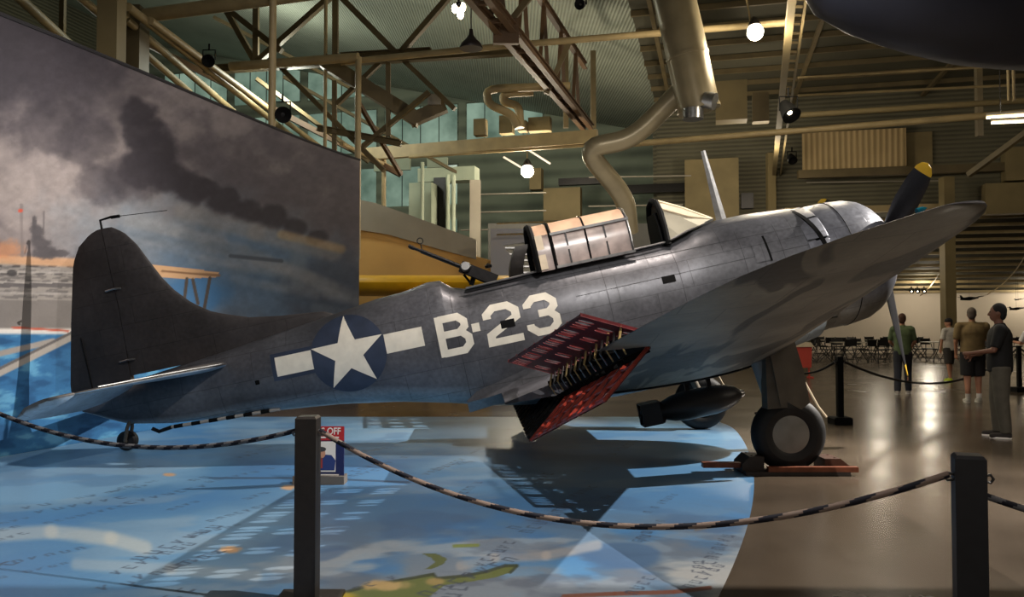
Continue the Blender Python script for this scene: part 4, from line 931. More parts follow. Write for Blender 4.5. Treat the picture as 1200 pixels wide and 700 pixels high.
# tan column upper left
vpost('building_column', 'broad tan column rising behind the mural at upper left', 'column', 132, -40, 120, 14.6, .25, M_beigeW, box=(.36, .36))
vpost('building_column', 'slim brown column just right of the broad tan column', 'column', 157, 10, 140, 16.5, .3, M_olive, box=(.45, .45))
vpost('building_column', 'thin dark column at the far upper left edge', 'column', 74, -20, 60, 20, .1, M_olive, box=(.12, .12))
for (a, b_, r, lb) in [((12, -12), (82, 52), .10, 'sloping tan pipe in the top left corner, leftmost of the slanting pipes'), ((93, -4), (222, 108), .085, 'sloping tan pipe running down behind the broad tan column'),
    ((122, -6), (148, 18), .07, 'short sloping tan pipe ending at the broad column'), ((147, 22), (275, 132), .085, 'sloping tan pipe starting at the broad column, lower one'),
    ((150, 8), (345, 162), .085, 'long sloping tan pipe passing behind the thick drop pipe'), ((176, 24), (380, 176), .08, 'sloping tan pipe ending nearest the mural right end')]:
    member('sloping_pipe', lb, 'pipe', [WH(*a, H1 - .3), WH(*b_, H1 - .3)], r, M_tan)
# dark truss on the left
def truss(name, label, pts_top, pts_bot, w, m, webs, group=None):
    t = thing(name, label, 'truss', pts_bot[0]); og = [float(v) for v in pts_bot[0]]
    q = MB(); q.ibeam(pts_top[0], pts_top[1], w, w); q.build('top_chord', m, t, smooth=False, origin=og)
    q = MB(); q.ibeam(pts_bot[0], pts_bot[1], w, w); q.build('bottom_chord', m, t, smooth=False, origin=og)
    for (a, b_) in webs: q = MB(); q.beam(a, b_, w * .7, w * .7); q.build('web_member', m, t, smooth=False, origin=og)
    return t
def Wy(px_, py_, Y=19.5): return WY(px_, py_, Y)
def trY(px_): return 21.5 - (px_ - 200) / 400 * 2.5
def TP(px_, py_): return WY(px_, py_, trY(px_))
truss('roof_truss', 'dark olive roof truss with crossing diagonals above the mural', [TP(120, -14), TP(640, -30)], [TP(240, 82), TP(600, 60)], .2, M_olive,
      [(TP(263, 8), TP(300, 74)), (TP(300, 0), TP(300, 78)), (TP(392, -8), TP(300, 74)), (TP(393, -20), TP(393, 72)), (TP(397, -6), TP(468, 66)), (TP(468, 66), TP(468, 64)), (TP(240, -10), TP(330, 60)), (TP(540, -20), TP(468, 64))])
truss('roof_truss', 'lower dark truss with gusset plates behind the grey box', [TP(400, 66), TP(505, 60)], [TP(372, 150), TP(470, 168)], .16, M_olive,
      [(TP(468, 66), TP(533, 128)), (TP(455, 70), TP(455, 160)), (TP(503, 108), TP(425, 172)), (TP(445, 74), TP(395, 122)), (TP(392, 95), TP(392, 180)), (TP(330, 80), TP(450, 200))])
for i, (a, b_, Y, lb) in enumerate([((150, 40), (470, 205), 23, 'long dark brown raking beam descending behind the drop pipes'), ((300, 92), (432, 190), 22, 'dark raking brace under the thin tan pipe'), ((250, 20), (420, 108), 25, 'dark raking brace high behind the truss'),
                                  ((332, 90), (540, 205), 26, 'thin dark rail sloping toward the twin columns'), ((420, 120), (470, 205), 21, 'short brown brace beside the mural end')]):
    member('raking_beam', lb, 'beam', [WY(*a, Y), WY(*b_, Y + 1.5)], .1, M_brown if i in (0, 4) else M_olive, box=(.16, .16) if i == 0 else (.1, .1))
dk = thing('air_duct', 'brown square duct descending to a kink behind the drop pipes', 'duct', WY(395, 78, 20))
q = MB(); og = [float(v) for v in WY(395, 78, 20)]; q.beam(WY(380, 72, 20), WY(492, 142, 20), .34, .34); q.build('sloping_run', M_olive, dk, smooth=False, origin=og)
q = MB(); q.beam(WY(480, 142, 20), WY(522, 124, 20), .3, .3); q.build('return_run', M_olive, dk, smooth=False, origin=og)
q = MB(); q.box(WY(509, 117, 19.8), (.32, .1, .26)); q.build('end_box', M_greyW, dk, smooth=False, origin=og)
# brown twin-chord truss running deep into the hall
def deep(px0, py0, px1, py1, h): return WH(px0, py0, h), WH(px1, py1, h)
H2 = 7.2
t = thing('roof_truss', 'brown twin-chord truss running deep into the hall under the roof', 'truss', WH(600, 50, H2)); og = [float(v) for v in WH(600, 50, H2)]
cA = deep(536, -20, 686, 152, H2); cB = deep(560, -20, 694, 150, H2 + .05)
for c in (cA, cB): q = MB(); q.ibeam(c[0], c[1], .13, .2); q.build('bottom_chord', M_brown, t, smooth=False, origin=og)
tA = [cA[0] + np.array([0, 0, 1.9]), cA[1] + np.array([0, 0, 1.9])]; q = MB(); q.ibeam(tA[0], tA[1], .13, .2); q.build('top_chord', M_brown, t, smooth=False, origin=og)
NB = 12
for k in range(NB):
    f = k / NB; f2 = (k + 1) / NB; a = cA[0] + (cA[1] - cA[0]) * f; c = cB[0] + (cB[1] - cB[0]) * f; a2 = cA[0] + (cA[1] - cA[0]) * f2; tp = tA[0] + (tA[1] - tA[0]) * (f + f2) / 2
    q = MB(); q.beam(a, c, .08, .08); q.build('tie', M_brown, t, smooth=False, origin=og)
    if k % 2 == 0: q = MB(); q.beam(a, tp, .09, .09); q.beam(tp, a2, .09, .09); q.build('web_member', M_brown, t, smooth=False, origin=og)
q = MB(); q.box(WH(593, 37, H2), (.5, .12, .5)); q.build('gusset_plate', M_brown, t, smooth=False, origin=og)
for (a, b_, lb) in [((590, 36), (632, -18), 'dark brace rising right from the truss gusset plate'), ((592, 36), (586, -18), 'dark brace rising straight up from the truss gusset plate'), ((640, 110), (668, 48), 'dark brace rising from the middle of the deep brown truss')]:
    member('roof_brace', lb, 'brace', [WY(*a, 16.0 if a[1] < 50 else 19.5), WY(*b_, 16.0 if a[1] < 50 else 19.5)], .08, M_olive, box=(.12, .12))
for i, (px_, y0, y1) in enumerate([(663, 40, 150), (695, 60, 150)]):
    vpost('roof_post', ['pale olive post beside the deep brown truss', 'faint olive post right of the deep brown truss'][i], 'post', px_, y0, y1, 25, .1, M_olive, box=(.16, .16))
# great round duct with branch
q = MB(); D0 = WY(785, -25, 15.5); D1 = WY(800, 40, 15.5); D2 = WY(819, 128, 15.5)
du = thing('ventilation_duct', 'huge round metal duct descending from the roof with a bent branch', 'duct', D2); og = [float(v) for v in D2]
q.tube([D0, D1, D2], .40, 28); q.build('main_duct', M_duct, du, origin=og)
q = MB(); q.tube([WY(826, 117, 15.2), WY(838, 119, 15.1)], .16, 16); q.tube([WY(812, 128, 15.3), WY(812, 140, 15.3)], .2, 16); q.build('side_outlet', M_steel, du, origin=og)
q = MB(); br_ = bend([WY(806, 98, 15.7), WY(742, 163, 15.9), WY(684, 174, 16.0), WY(733, 232, 16.6), WY(737, 272, 16.9)], 7)
q.tube(br_, [.20] * (len(br_)), 18); q.build('branch_duct', M_duct, du, origin=og)
for fz in (-.5, .3, 1.0):
    c = D1 + (D2 - D1) * fz; q = MB(); dd = (D2 - D1) / np.linalg.norm(D2 - D1); q.tube([c - dd * .03, c + dd * .03], .415, 28); q.build('duct_band', M_duct, du, origin=og)
# ladder-like truss on the right, running deep
t = thing('roof_truss', 'pale ladder-like truss with rungs behind the black spotlight', 'truss', WH(915, 100, H2)); og = [float(v) for v in WH(915, 100, H2)]
ra = [WH(930, -20, H2), WH(906, 215, H2)]; rb = [WH(947, -20, H2), WH(913, 215, H2)]
q = MB(); q.ibeam(ra[0], ra[1], .14, .16); q.build('rail', M_beigeW, t, smooth=False, origin=og)
q = MB(); q.ibeam(rb[0], rb[1], .05, .08); q.build('rail', M_beigeW, t, smooth=False, origin=og)
for k in range(18):
    f = (k / 18) ** 1.5 * .5; q = MB(); q.beam(ra[0] + (ra[1] - ra[0]) * f, rb[0] + (rb[1] - rb[0]) * f, .04, .04); q.build('rung', M_tan, t, smooth=False, origin=og)
vpost('building_column', 'slim pale column standing under the ladder truss behind the engine', 'column', 903, 180, 385, 31, .12, M_beigeW, box=(.3, .3))
vpost('building_column', 'pale yellow column rising behind the wing tip over the annex', 'column', 1109, 208, 412, 29, .12, M_beigeW, box=(.38, .38))
# horizontal pipes and purlins on the right
def hline(name, label, cat, p, q_, h, r, m, box=None, group=None): return member(name, label, cat, [WH(*p, h), WH(*q_, h)], r, m, box=box, group=group)
hline('overhead_pipe', 'long pale pipe crossing low over the engine to the right edge', 'pipe', (700, 172), (1215, 131), 6.4, .085, M_tan)
hline('overhead_pipe', 'second pale pipe just above the long low pipe on the right', 'pipe', (925, 136), (1215, 117), 6.6, .07, M_beigeW)
hline('overhead_pipe', 'thin pipe along the roof right of the black spotlight', 'pipe', (935, 112), (1180, 100), 7.6, .035, M_tan)
hline('overhead_pipe', 'uppermost thin pipe along the roof on the right', 'pipe', (935, 91), (1180, 77), 7.8, .03, M_tan)
hline('wall_beam', 'long tan beam carrying small boxes across the middle of the hall', 'beam', (430, 181), (700, 160), 6.6, .1, M_tan, box=(.2, .36))
hline('overhead_pipe', 'thin tan pipe hung just below the box-carrying beam', 'pipe', (480, 184), (690, 170), 6.4, .05, M_tan)
hline('overhead_pipe', 'thin tan pipe dropping to the left end of the box-carrying beam', 'pipe', (400, 168), (470, 202), 6.3, .06, M_tan)
for i in range(15):
    d_ = 12 + i * 1.5; q = MB(); q.beam(B(WL, d_, HR - .1), B(25, d_, HR - .1), .08, .16)
    tag(q.build('roof_purlin', M_olive, smooth=False), 'olive purlin carrying the high main roof deck', 'roof beam', 'main roof purlins')
for i in range(5):
    w_ = -1.6 + i * 4.6; q = MB(); q.beam(B(w_, 2, HR - .22), B(w_, YD, HR - .22), .12, .12)
    tag(q.build('roof_rafter', M_olive, smooth=False), 'dark rafter running deep under the high main roof', 'roof beam', 'main roof rafters')
# pair of bent exhaust pipes
for i, (pts, lb) in enumerate([([(668, 101), (570, 104), (572, 122), (600, 134), (607, 150)], 'curling tan vent pipe left of the deep brown truss, outer one'), ([(625, 108), (590, 110), (590, 120), (608, 124), (610, 150)], 'curling tan vent pipe nested inside the outer one')]):
    member('vent_pipe', lb, 'pipe', bend([WY(*p, 21 + .3 * i) for p in pts]), .11, M_tan)
# panels, cabinets and blocks on the back wall
def wallY(px_):
    d = ray(px_, 300); return d[1] * YD / (d @ ED)
def panel(name, label, cat, x0, y0, x1, y1, Y, th, m):
    Y = min(wallY(x0), wallY(x1)) - th - .02 if Y == 'w' else Y; a = WY(x0, y0, Y); b_ = WY(x1, y1, Y); q = MB(); q.box(((a[0] + b_[0]) / 2, Y + th / 2, (a[2] + b_[2]) / 2), (abs(b_[0] - a[0]), th, abs(a[2] - b_[2])), RB); return tag(q.build(name, m, smooth=False), label, cat)
M_sheetb = sheet('beige_sheets', rgb(146, 124, 86), rgb(180, 156, 114), 1.6, 'X')
panel('wall_panel', 'long bright beige ribbed panel on the back wall right of the ladder truss', 'panel', 944, 153, 1058, 197, 'w', .15, M_sheetb)
panel('wall_panel', 'dimmer beige ribbed panel beside the long bright one', 'panel', 1060, 155, 1092, 197, 'w', .12, M_beigeW)
panel('equipment_cabinet', 'big beige cabinet high on the wall behind the antenna mast', 'cabinet', 806, 186, 868, 268, 'w', .8, M_beigeW)
panel('equipment_cabinet', 'beige cabinet below the bright ball lamp beside the huge duct', 'cabinet', 842, 94, 878, 140, 24, .6, M_beigeW)
panel('equipment_cabinet', 'small framed cabinet right of the beige cabinet', 'cabinet', 884, 108, 903, 142, 25, .4, M_olive)
panel('equipment_cabinet', 'pale cabinet right below the middle ball lamp', 'cabinet', 622, 197, 636, 222, 'w', .5, M_beigeW)
panel('equipment_cabinet', 'pale block left of the branch duct', 'cabinet', 638, 220, 682, 268, 'w', .5, M_beigeW)
panel('equipment_cabinet', 'dark recessed unit left of the branch duct top', 'cabinet', 655, 208, 712, 216, 'w', .3, M_dark)
panel('equipment_cabinet', 'dark unit under the branch duct on the back wall', 'cabinet', 714, 216, 804, 226, 'w', .3, M_dark)
panel('equipment_cabinet', 'dark box beyond the rear canopy on the back wall', 'cabinet', 870, 226, 884, 244, 'w', .3, M_dark)
for i, (x0, y0, x1, y1, lb) in enumerate([(556, 139, 570, 157, 'small beige box standing leftmost on the long tan beam'), (586, 135, 602, 155, 'small beige box standing under the curling vent pipes'), (608, 141, 618, 152, 'tiny beige box between the other boxes on the tan beam'), (620, 137, 646, 152, 'wide beige box standing rightmost on the long tan beam')]):
    panel('junction_box', lb, 'box', x0, y0, x1, y1 + 1, 23.0, .3, M_beigeW)
panel('equipment_cabinet', 'pale green upright cabinet behind the stair wall', 'cabinet', 481, 214, 508, 430, 27, .6, M_pale)
panel('wall_panel', 'pale green bright panel above the pale green cabinet', 'panel', 437, 176, 482, 200, 30, .1, M_pale)
panel('wall_panel', 'pale green narrow panel beside the dark column shaft', 'panel', 500, 185, 525, 196, 30, .1, M_pale)
panel('wall_panel', 'dark vertical recess right of the pale green cabinet', 'panel', 509, 208, 523, 430, 27.5, .3, M_dark)
panel('wall_panel', 'pale lintel resting on the twin white columns', 'panel', 490, 196, 560, 212, 27.5, .6, M_pale)
for px_, lb in ((525, 'left one of the twin slim white columns'), (531.5, 'right one of the twin slim white columns')):
    vpost('building_column', lb, 'column', px_, 205, 434, 26, .07, M_pale)
vpost('building_column', 'thicker grey column right of the twin white columns', 'column', 557, 212, 434, 26, .15, M_greyW, box=(.34, .34))
for k, (y, x0, x1) in enumerate([(247, 560, 640), (268, 540, 640), (226, 560, 640), (206, 690, 810), (240, 690, 800), (262, 900, 1040), (212, 945, 1100)]):
    member('wall_rail', 'thin pale rail along the back wall sheets', 'rail', [WY(x0, y + 2, 30.6), WY(x1, y, 29.9)], .03, M_greyW, group='rails on the back wall')
member('wall_beam', 'heavy dark horizontal beam under the bright beige panel', 'beam', [WY(935, 205, 29.8), WY(1200, 195, 29)], .1, M_olive, box=(.25, .3))
member('wall_beam', 'pale beam over the annex opening right of the engine', 'beam', [WY(920, 248, 30.5), WY(1215, 240, 29)], .1, M_tan, box=(.2, .25))
member('raking_beam', 'grey raking brace at the right edge under the strip lamps', 'beam', [WY(1135, 205, 26), WY(1210, 150, 24)], .1, M_olive, box=(.16, .16))
vpost('building_column', 'faint grey post under the dark hanging hull', 'column', 1146, 60, 160, 22, .1, M_olive, box=(.15, .15))
for px_, lb in ((1181, 'left one of two yellow lit posts at the right edge'), (1187, 'right one of two yellow lit posts at the right edge')):
    vpost('drop_pipe', lb, 'pipe', px_, 60, 118, 17, .03, M_tan)
panel('equipment_cabinet', 'pale cabinet at the right edge beside the wing tip', 'cabinet', 1160, 214, 1215, 250, 'w', .5, M_beigeW)
panel('equipment_cabinet', 'tall pale cabinet at the right edge over the wing tip cabinet', 'cabinet', 1182, 172, 1215, 211, 'w', .5, M_beigeW)
# stair wall and stairs in the middle distance
sw = thing('stair_wall', 'tan orange wall with a grey sloping parapet beside the mural', 'wall', WY(470, 378, 24)); og = [float(v) for v in WY(470, 378, 24)]
q = MB(); q.prism([WY(412, 268, 23.5), WY(455, 272, 23.5), WY(500, 285, 23.5), WY(575, 305, 23.5), WY(575, 430, 23.5), WY(412, 430, 23.5)], (0, .25, 0)); q.build('wall_face', M_orange, sw, smooth=False, origin=og)
q = MB(); q.prism([WY(412, 232, 23.4), WY(440, 238, 23.4), WY(480, 252, 23.4), WY(558, 281, 23.4), WY(558, 304, 23.4), WY(500, 288, 23.4), WY(455, 275, 23.4), WY(412, 268, 23.4)], (0, .4, 0)); q.build('parapet', M_greyW, sw, smooth=False, origin=og)
st = thing('staircase', 'metal staircase with white side panel behind the rear canopy', 'staircase', WY(600, 378, 22)); og = [float(v) for v in WY(600, 378, 22)]
q = MB(); q.prism([WY(575, 268, 22.2), WY(640, 268, 22.2), WY(640, 280, 22.2), WY(590, 288, 22.2), WY(622, 330, 22.2), WY(622, 440, 22.2), WY(575, 440, 22.2)], (0, .1, 0)); q.build('side_panel', mat('blue_grey_panel', rgb(142, 146, 160), .7), st, smooth=False, origin=og)
for k in range(9):
    q = MB(); y = 284 + k * 7.2; q.box(WY(612 + k * 1.2, y, 22.6), (1.1, .35, .04)); q.build('step', M_steel, st, smooth=False, origin=og)
q = MB(); q.tube([WY(582, 262, 22), WY(690, 258, 22)], .025, 6); q.tube([WY(582, 275, 22), WY(690, 272, 22)], .025, 6); q.build('hand_rail', M_steel, st, origin=og)
slab('wall_inner', [WY(572, 262, 27), WY(860, 262, 27), WY(860, 420, 27), WY(572, 420, 27)], .1, mat('grey_inner_wall', rgb(92, 92, 90), .8, 0, .2, .8))
slab('wall_inner', [WY(740, 268, 29), WY(950, 268, 29), WY(950, 420, 29), WY(740, 420, 29)], .1, M_wallc)
# yellow aeroplane beyond
M_yw = mat('yellow_aircraft_paint', rgb(214, 164, 30), .35, 0, .1, 3); yy = 20.6; ya = thing('yellow_airplane', 'yellow airplane parked behind, only its long wing showing', 'airplane', (-2.4, yy, 0)); og = (-2.4, yy, 0)
q = MB(); rr = []
for x in np.linspace(-6.6, 1.6, 16):
    k = sqrt(max(.02, 1 - ((x + 2.5) / 4.15) ** 6)); rr.append([(x, yy - 0.85 * k * cos(t) + .0, 2.48 + .24 * k * sin(t) * (.9 if sin(t) > 0 else 1.3)) for t in np.linspace(0, 2 * pi, 17)[:-1]])
q.loft(rr); q.build('wing', M_yw, ya, origin=og)
q = MB(); q.tube([(-2.4, yy - 2.0, 1.65), (-2.4, yy - 1.4, 1.7), (-2.4, yy + .3, 1.8), (-2.4, yy + 1.6, 1.7), (-2.4, yy + 2.4, 1.6)], [.38, .42, .5, .36, .12], 18); q.build('fuselage', M_yw, ya, origin=og)
for x in (-3.4, -1.4):
    q = MB(); q.tube([(x, yy - .6, .3), (-2.4 + (x + 2.4) * .4, yy - .5, 1.4)], .04, 8); gl = q.build('gear_leg', M_dark, ya, origin=og)
    q = MB(); q.lathe([(-.08, .2), (-.08, .26), (0, .3), (.08, .26), (.08, .2)], (x, yy - .6, .3), (1, 0, 0), 20); q.build('wheel', M_rubber, ya, origin=og)
q = MB(); q.tube([(-2.4, yy + 2.2, 0.02), (-2.4, yy + 2.2, 1.5)], .04, 8); q.build('tail_strut', M_dark, ya, origin=og)
# dark hull overhead on the right
M_hull = mat('dark_hull', rgb(42, 44, 54), .55, .1, .2, 1.5)
dh = thing('overhead_aircraft', 'dark aircraft hull hanging over the top right corner', 'airplane', (6.2, 7.2, 4.2)); og = (6.2, 7.2, 4.2)
q = MB(); rr = []
def hullz(X):     # underside height at each station
    return interp(X, [(2.45, 4.75), (2.8, 4.25), (3.2, 4.07), (3.7, 3.93), (4.2, 3.84), (4.9, 3.80), (6.5, 3.80), (9.5, 3.9), (11, 4.3)])
for Xs in np.linspace(2.45, 11, 26):
    zb = hullz(Xs); k = interp(Xs, [(2.45, .04), (2.9, .5), (4.5, 1.0), (9, 1.0), (11, .3)]); zc = 4.85; h = max(zc - zb, .05)
    rr.append([(Xs, 7.2 + 1.1 * k * cos(t), zc + h * sin(t)) for t in np.linspace(0, 2 * pi, 25)[:-1]])
q.loft(rr); q.build('hull', M_hull, dh, origin=og)
for y_ in (6.6, 7.8):
    q = MB(); q.tube([(5, y_, 5.6), (5, y_, HR)], .012, 5); q.tube([(8, y_, 5.6), (8, y_, HR)], .012, 5); q.build('hanging_cable', M_dark, dh, origin=og)
q = MB(); q.tube([(3.4, 7.2, 4.95), (3.4, 5.2, 5.4)], .05, 8); q.build('stub', M_hull, dh, origin=og)

# ------------------------------------------------------------------ lamps
WARM = (1.0, .86, .64); WARM2 = (1.0, .88, .72); NEUT = (1.0, .93, .84)
def bulbmat(name, col, s): return mat(name, (0, 0, 0, 1), emit=(*col, 1), estr=s)
M_bulb = bulbmat('lamp_glow', (1, .86, .62), 60); M_bulb2 = bulbmat('lamp_glow_small', (1, .82, .55), 26)
M_shade = mat('lamp_shade_dark', rgb(34, 28, 28), .4, .3)
def light(name, kind, loc, power, col, size=.25, target=None, angle=None, blend=.5):
    l = bpy.data.lights.new(name, kind); l.energy = power; l.color = col
    if kind in ('SPOT', 'POINT'): l.shadow_soft_size = size
    if kind == 'SPOT': l.spot_size = radians(angle or 90); l.spot_blend = blend
    if kind == 'AREA': l.size = size; l.shape = 'DISK'
    o = bpy.data.objects.new(name, l); COL.objects.link(o); o.location = [float(t) for t in loc]
    if target is not None: o.rotation_euler = (Vector([float(t) for t in target]) - o.location).to_track_quat('-Z', 'Y').to_euler()
    return o
def ball_lamp(label, px_, py_, Y, r, m, hang=True):
    p = WY(px_, py_, Y); t = thing('ball_lamp', label, 'lamp', p); og = [float(v) for v in p]
    q = MB(); q.ell(p, (r, r, r)); q.build('bulb', m, t, origin=og)
    q = MB(); q.lathe([(r * .7, r * .9), (r * 1.5, r * .6), (r * 2.2, r * .2), (r * 2.3, .001)], p, (0, .3, 1), 16); q.build('lamp_cap', M_shade, t, origin=og)
    q = MB(); q.tube([p + np.array([0, .3, r * 2]), p + np.array([0, .8, 1.4])], .02, 5); q.build('lamp_stem', M_tan, t, origin=og); return p
b1 = ball_lamp('brilliant ball lamp at upper right of the huge duct', 885, 38, 16, .16, M_bulb)
b2 = ball_lamp('bright ball lamp over the rear canopy in mid hall', 618, 201, 24, .19, M_bulb)
# three-bulb cluster
p = WY(538, 10, 12); t = thing('cluster_lamp', 'small cluster of bare bulbs at the top centre', 'lamp', p); og = [float(v) for v in p]
for dx, dz in ((-.06, 0), (.05, .02), (.02, -.09)): q = MB(); q.ell(p + np.array([dx, 0, dz]), (.05, .05, .07)); q.build('bulb', M_bulb2, t, origin=og)
q = MB(); q.tube([p + np.array([0, 0, .02]), p + np.array([-.05, .1, .9])], .02, 6); q.ell(p + np.array([0, -.02, .05]), (.05, .05, .05)); q.build('lamp_holder', M_dark, t, origin=og)
# dome shade
def dome(label, px_, py_, Y, R_):
    p = WY(px_, py_, Y); t = thing('dome_lamp', label, 'lamp', p); og = [float(v) for v in p]
    q = MB(); q.lathe([(-.02, R_ * .98), (.0, R_), (R_ * .35, R_ * .86), (R_ * .7, R_ * .5), (R_ * 1.1, R_ * .22), (R_ * 1.6, R_ * .16), (R_ * 1.7, .001)], p, (0, 0, 1), 28); q.build('lamp_shade', M_shade, t, origin=og)
    q = MB(); q.lathe([(0, .001), (-.015, R_ * .5), (0.0, R_ * .93), (.01, .001)], p, (0, 0, 1), 24); q.build('lamp_glass', mat('lamp_glass_off', rgb(120, 104, 110), .2), t, origin=og)
    q = MB(); q.tube([p + np.array([0, 0, R_ * 1.6]), p + np.array([0, 0, R_ * 1.6 + 1.3])], .012, 5); q.build('lamp_cord', M_dark, t, origin=og)
dome('dark domed pendant lamp hanging beside the truss gusset', 552, 56, 14.5, .21)
def spot_can(label, px_, py_, Y, R_, aim, glow=None, up=True):
    p = WY(px_, py_, Y); t = thing('spotlight', label, 'spotlight', p); og = [float(v) for v in p]; d = Vector([float(a) for a in aim]).normalized()
    q = MB(); q.lathe([(-R_ * 1.3, .001), (-R_ * 1.3, R_ * .55), (-R_ * .4, R_ * .8), (R_ * .6, R_), (R_ * .9, R_ * 1.05), (R_ * .85, R_ * .9), (R_ * .2, .001)], p, d, 20); q.build('lamp_housing', M_black, t, origin=og)
    q = MB(); q.lathe([(R_ * .3, .001), (R_ * .32, R_ * .8), (R_ * .36, R_ * .8), (R_ * .40, .001)], p, d, 20); q.build('lens', glow or M_dark, t, origin=og)
    q = MB(); q.tube([p + np.array([R_, 0, 0]), p + np.array([R_, 0, R_ * 1.6]), p + np.array([-R_, 0, R_ * 1.6]), p + np.array([-R_, 0, 0])], .015, 6); q.tube([p + np.array([0, 0, R_ * 1.6]), p + np.array([0, 0, R_ * 2.6])], .02, 6); q.build('yoke', M_black, t, origin=og)
spot_can('black round spotlight mounted on the thick drop pipe over the mural', 331, 134, 15.4, .15, (.4, -1, -.35))
spot_can('small black spotlight on the sloping pipes at upper left', 245, 70, 17, .13, (.2, -1, -.6))
spot_can('black spotlight with a lit lens hung on the ladder truss', 924, 130, 17, .19, (.25, -.8, -1), M_bulb2)
spot_can('small dark spotlight below the ladder truss', 928, 186, 22, .12, (0, -1, -1))
spot_can('small black fixture at the top edge left of the huge duct', 681, 5, 14, .09, (-.5, -1, -.4))
for i, (px_, lb) in enumerate(((1068, 'leftmost of three small lit spots over the annex wall'), (1075, 'middle one of three small lit spots over the annex wall'), (1083, 'rightmost of three small lit spots over the annex wall'))):
    spot_can(lb, px_, 341.5, 30, .07, (0, -1, -.3), M_bulb2)
for i, (a, b_, lb) in enumerate([((1156, 138), (1212, 134), 'upper lit strip lamp at the right edge'), ((1162, 144), (1206, 142), 'lower lit strip lamp at the right edge')]):
    A_ = WY(*a, 17); B_ = WY(*b_, 16.5); t = thing('strip_lamp', lb, 'lamp', A_); og = [float(v) for v in A_]
    q = MB(); q.beam(A_ + np.array([0, 0, .06]), B_ + np.array([0, 0, .06]), .16, .04); q.build('reflector', M_greyW, t, smooth=False, origin=og)
    if i == 0: q = MB(); q.tube([A_ + (B_ - A_) * .3 + np.array([0, 0, .06]), A_ + (B_ - A_) * .3 + np.array([0, 0, 10.1 - A_[2]])], .01, 4); q.build('lamp_cord', M_dark, t, origin=og)
    q = MB(); q.tube([A_, B_], .03, 8); q.build('tube', bulbmat('tube_glow', (1, .82, .5), 5), t, origin=og)
for a, b_, lb in (((590, 184), (612, 197), 'slim lit tube slanting beside the mid-hall ball lamp'), ((618, 175), (645, 192), 'slim lit tube above the mid-hall ball lamp')):
    member('glow_tube', lb, 'lamp', [WY(*a, 24), WY(*b_, 24)], .03, bulbmat('tube_soft', (1, .8, .55), 1.2))

# ------------------------------------------------------------------ barriers
M_post = mat('stanchion_brown', rgb(48, 42, 38), .5, 0, .15, 20); M_post2 = mat('stanchion_slate', rgb(40, 40, 44), .5, 0, .12, 20)
M_ropeA = mat('rope_dark', rgb(28, 28, 40), .8); M_ropeB = mat('rope_light', rgb(150, 130, 118), .8); M_ropeB2 = mat('rope_grey', rgb(112, 112, 116), .8); M_ropeK = mat('rope_black', rgb(26, 22, 22), .8)
def stanchion(label, x, y, w, m, h=1.0, base=.34, rz=0, bh=.03):
    t = thing('stanchion', label, 'stanchion', (x, y, 0), rz)
    q = MB(); b = w / 2; c = w * .12
    rings = [[(sx * (b - k), sy * (b - k), z) for sx, sy in ((-1, -1), (1, -1), (1, 1), (-1, 1))] for z, k in ((.02, 0), (h - .012, 0), (h, .01))]; q.loft(rings); q.build('post', m, t, smooth=False)
    q = MB(); q.loft([[(sx * (base / 2 - k), sy * (base / 2 - k), z) for sx, sy in ((-1, -1), (1, -1), (1, 1), (-1, 1))] for z, k in ((0, 0), (bh * .8, 0), (bh, .015))]); q.build('base_plate', m, t, smooth=False)
    for s in (1, -1):
        q = MB(); q.tube([(s * b, 0, h - .08), (s * (b + .02), 0, h - .075), (s * (b + .03), 0, h - .09), (s * (b + .02), 0, h - .105), (s * b, 0, h - .1)], .006, 6); q.build('rope_hook', M_steel, t)
    return t
def rope(label, a, b_, sag, r, mats, stripes, n=140, side=14):
    a = np.array(a, float); b_ = np.array(b_, float); q = MB(); pts = []
    for i in range(n + 1):
        t = i / n; p = a + (b_ - a) * t; p[2] -= sag * 4 * t * (1 - t); pts.append(p)
    q.tube(pts, r, side, True, 0, stripes); o = q.build('barrier_rope', mats, smooth=True, auto=80); return tag(o, label, 'rope')
X1, Y1 = (362 - 600) / FPX * 4.36, 4.36
X2, Y2 = (1132 - 600) / FPX * 3.15, 3.15
stanchion('brown square stanchion in the foreground holding the striped rope', X1, Y1, .112, M_post)
stanchion('slate stanchion nearest the camera at lower right', X2, Y2, .108, M_post2, .99, .34, radians(-20))
stanchion('slim black stanchion on the concrete beyond the main wheel', (983 - 600) / FPX * 12, 12, .085, M_black, 1.0, .27, 0, .11)
xb, yb = (1193 - 600) / FPX * 17.5, 17.5
stanchion('slim dark stanchion in front of the rightmost person', xb, yb, .075, M_black, 1.0, .27, 0, .11)
stanchion('slim black stanchion half hidden behind the near landing gear', (897 - 600) / FPX * 13.2, 13.2, .08, M_black, 1.0, .3)
rope('striped rope dipping between the brown and slate stanchions', (X1 + .065, Y1, .92), (X2 - .065, Y2 + .02, .91), .34, .0135, [M_ropeA, M_ropeB], 9, 150)
rope('striped rope from the left edge to the brown stanchion', (X1 - .065, Y1, .92), (-3.45, 5.1, 1.04), .19, .0135, [M_ropeA, M_ropeB2], 7, 150)
rope('striped rope from the slate stanchion toward the right edge', (X2 + .065, Y2, .83), (X2 + 1.6, Y2 - .3, .83), .14, .013, [M_ropeA, M_ropeB2], 7, 120)
rope('thin dark rope between the two slim far stanchions', ((983 - 600) / FPX * 12 + .05, 12, .93), (xb - .04, yb, .93), .52, .02, [M_ropeK, M_ropeK], 8, 60, 6)
rope('thin dark rope running from the wheel toward the far stanchion', ((983 - 600) / FPX * 12 - .05, 12, .93), ((897 - 600) / FPX * 13.2 + .05, 13.2, .93), .22, .018, [M_ropeK, M_ropeK], 8, 40, 6)
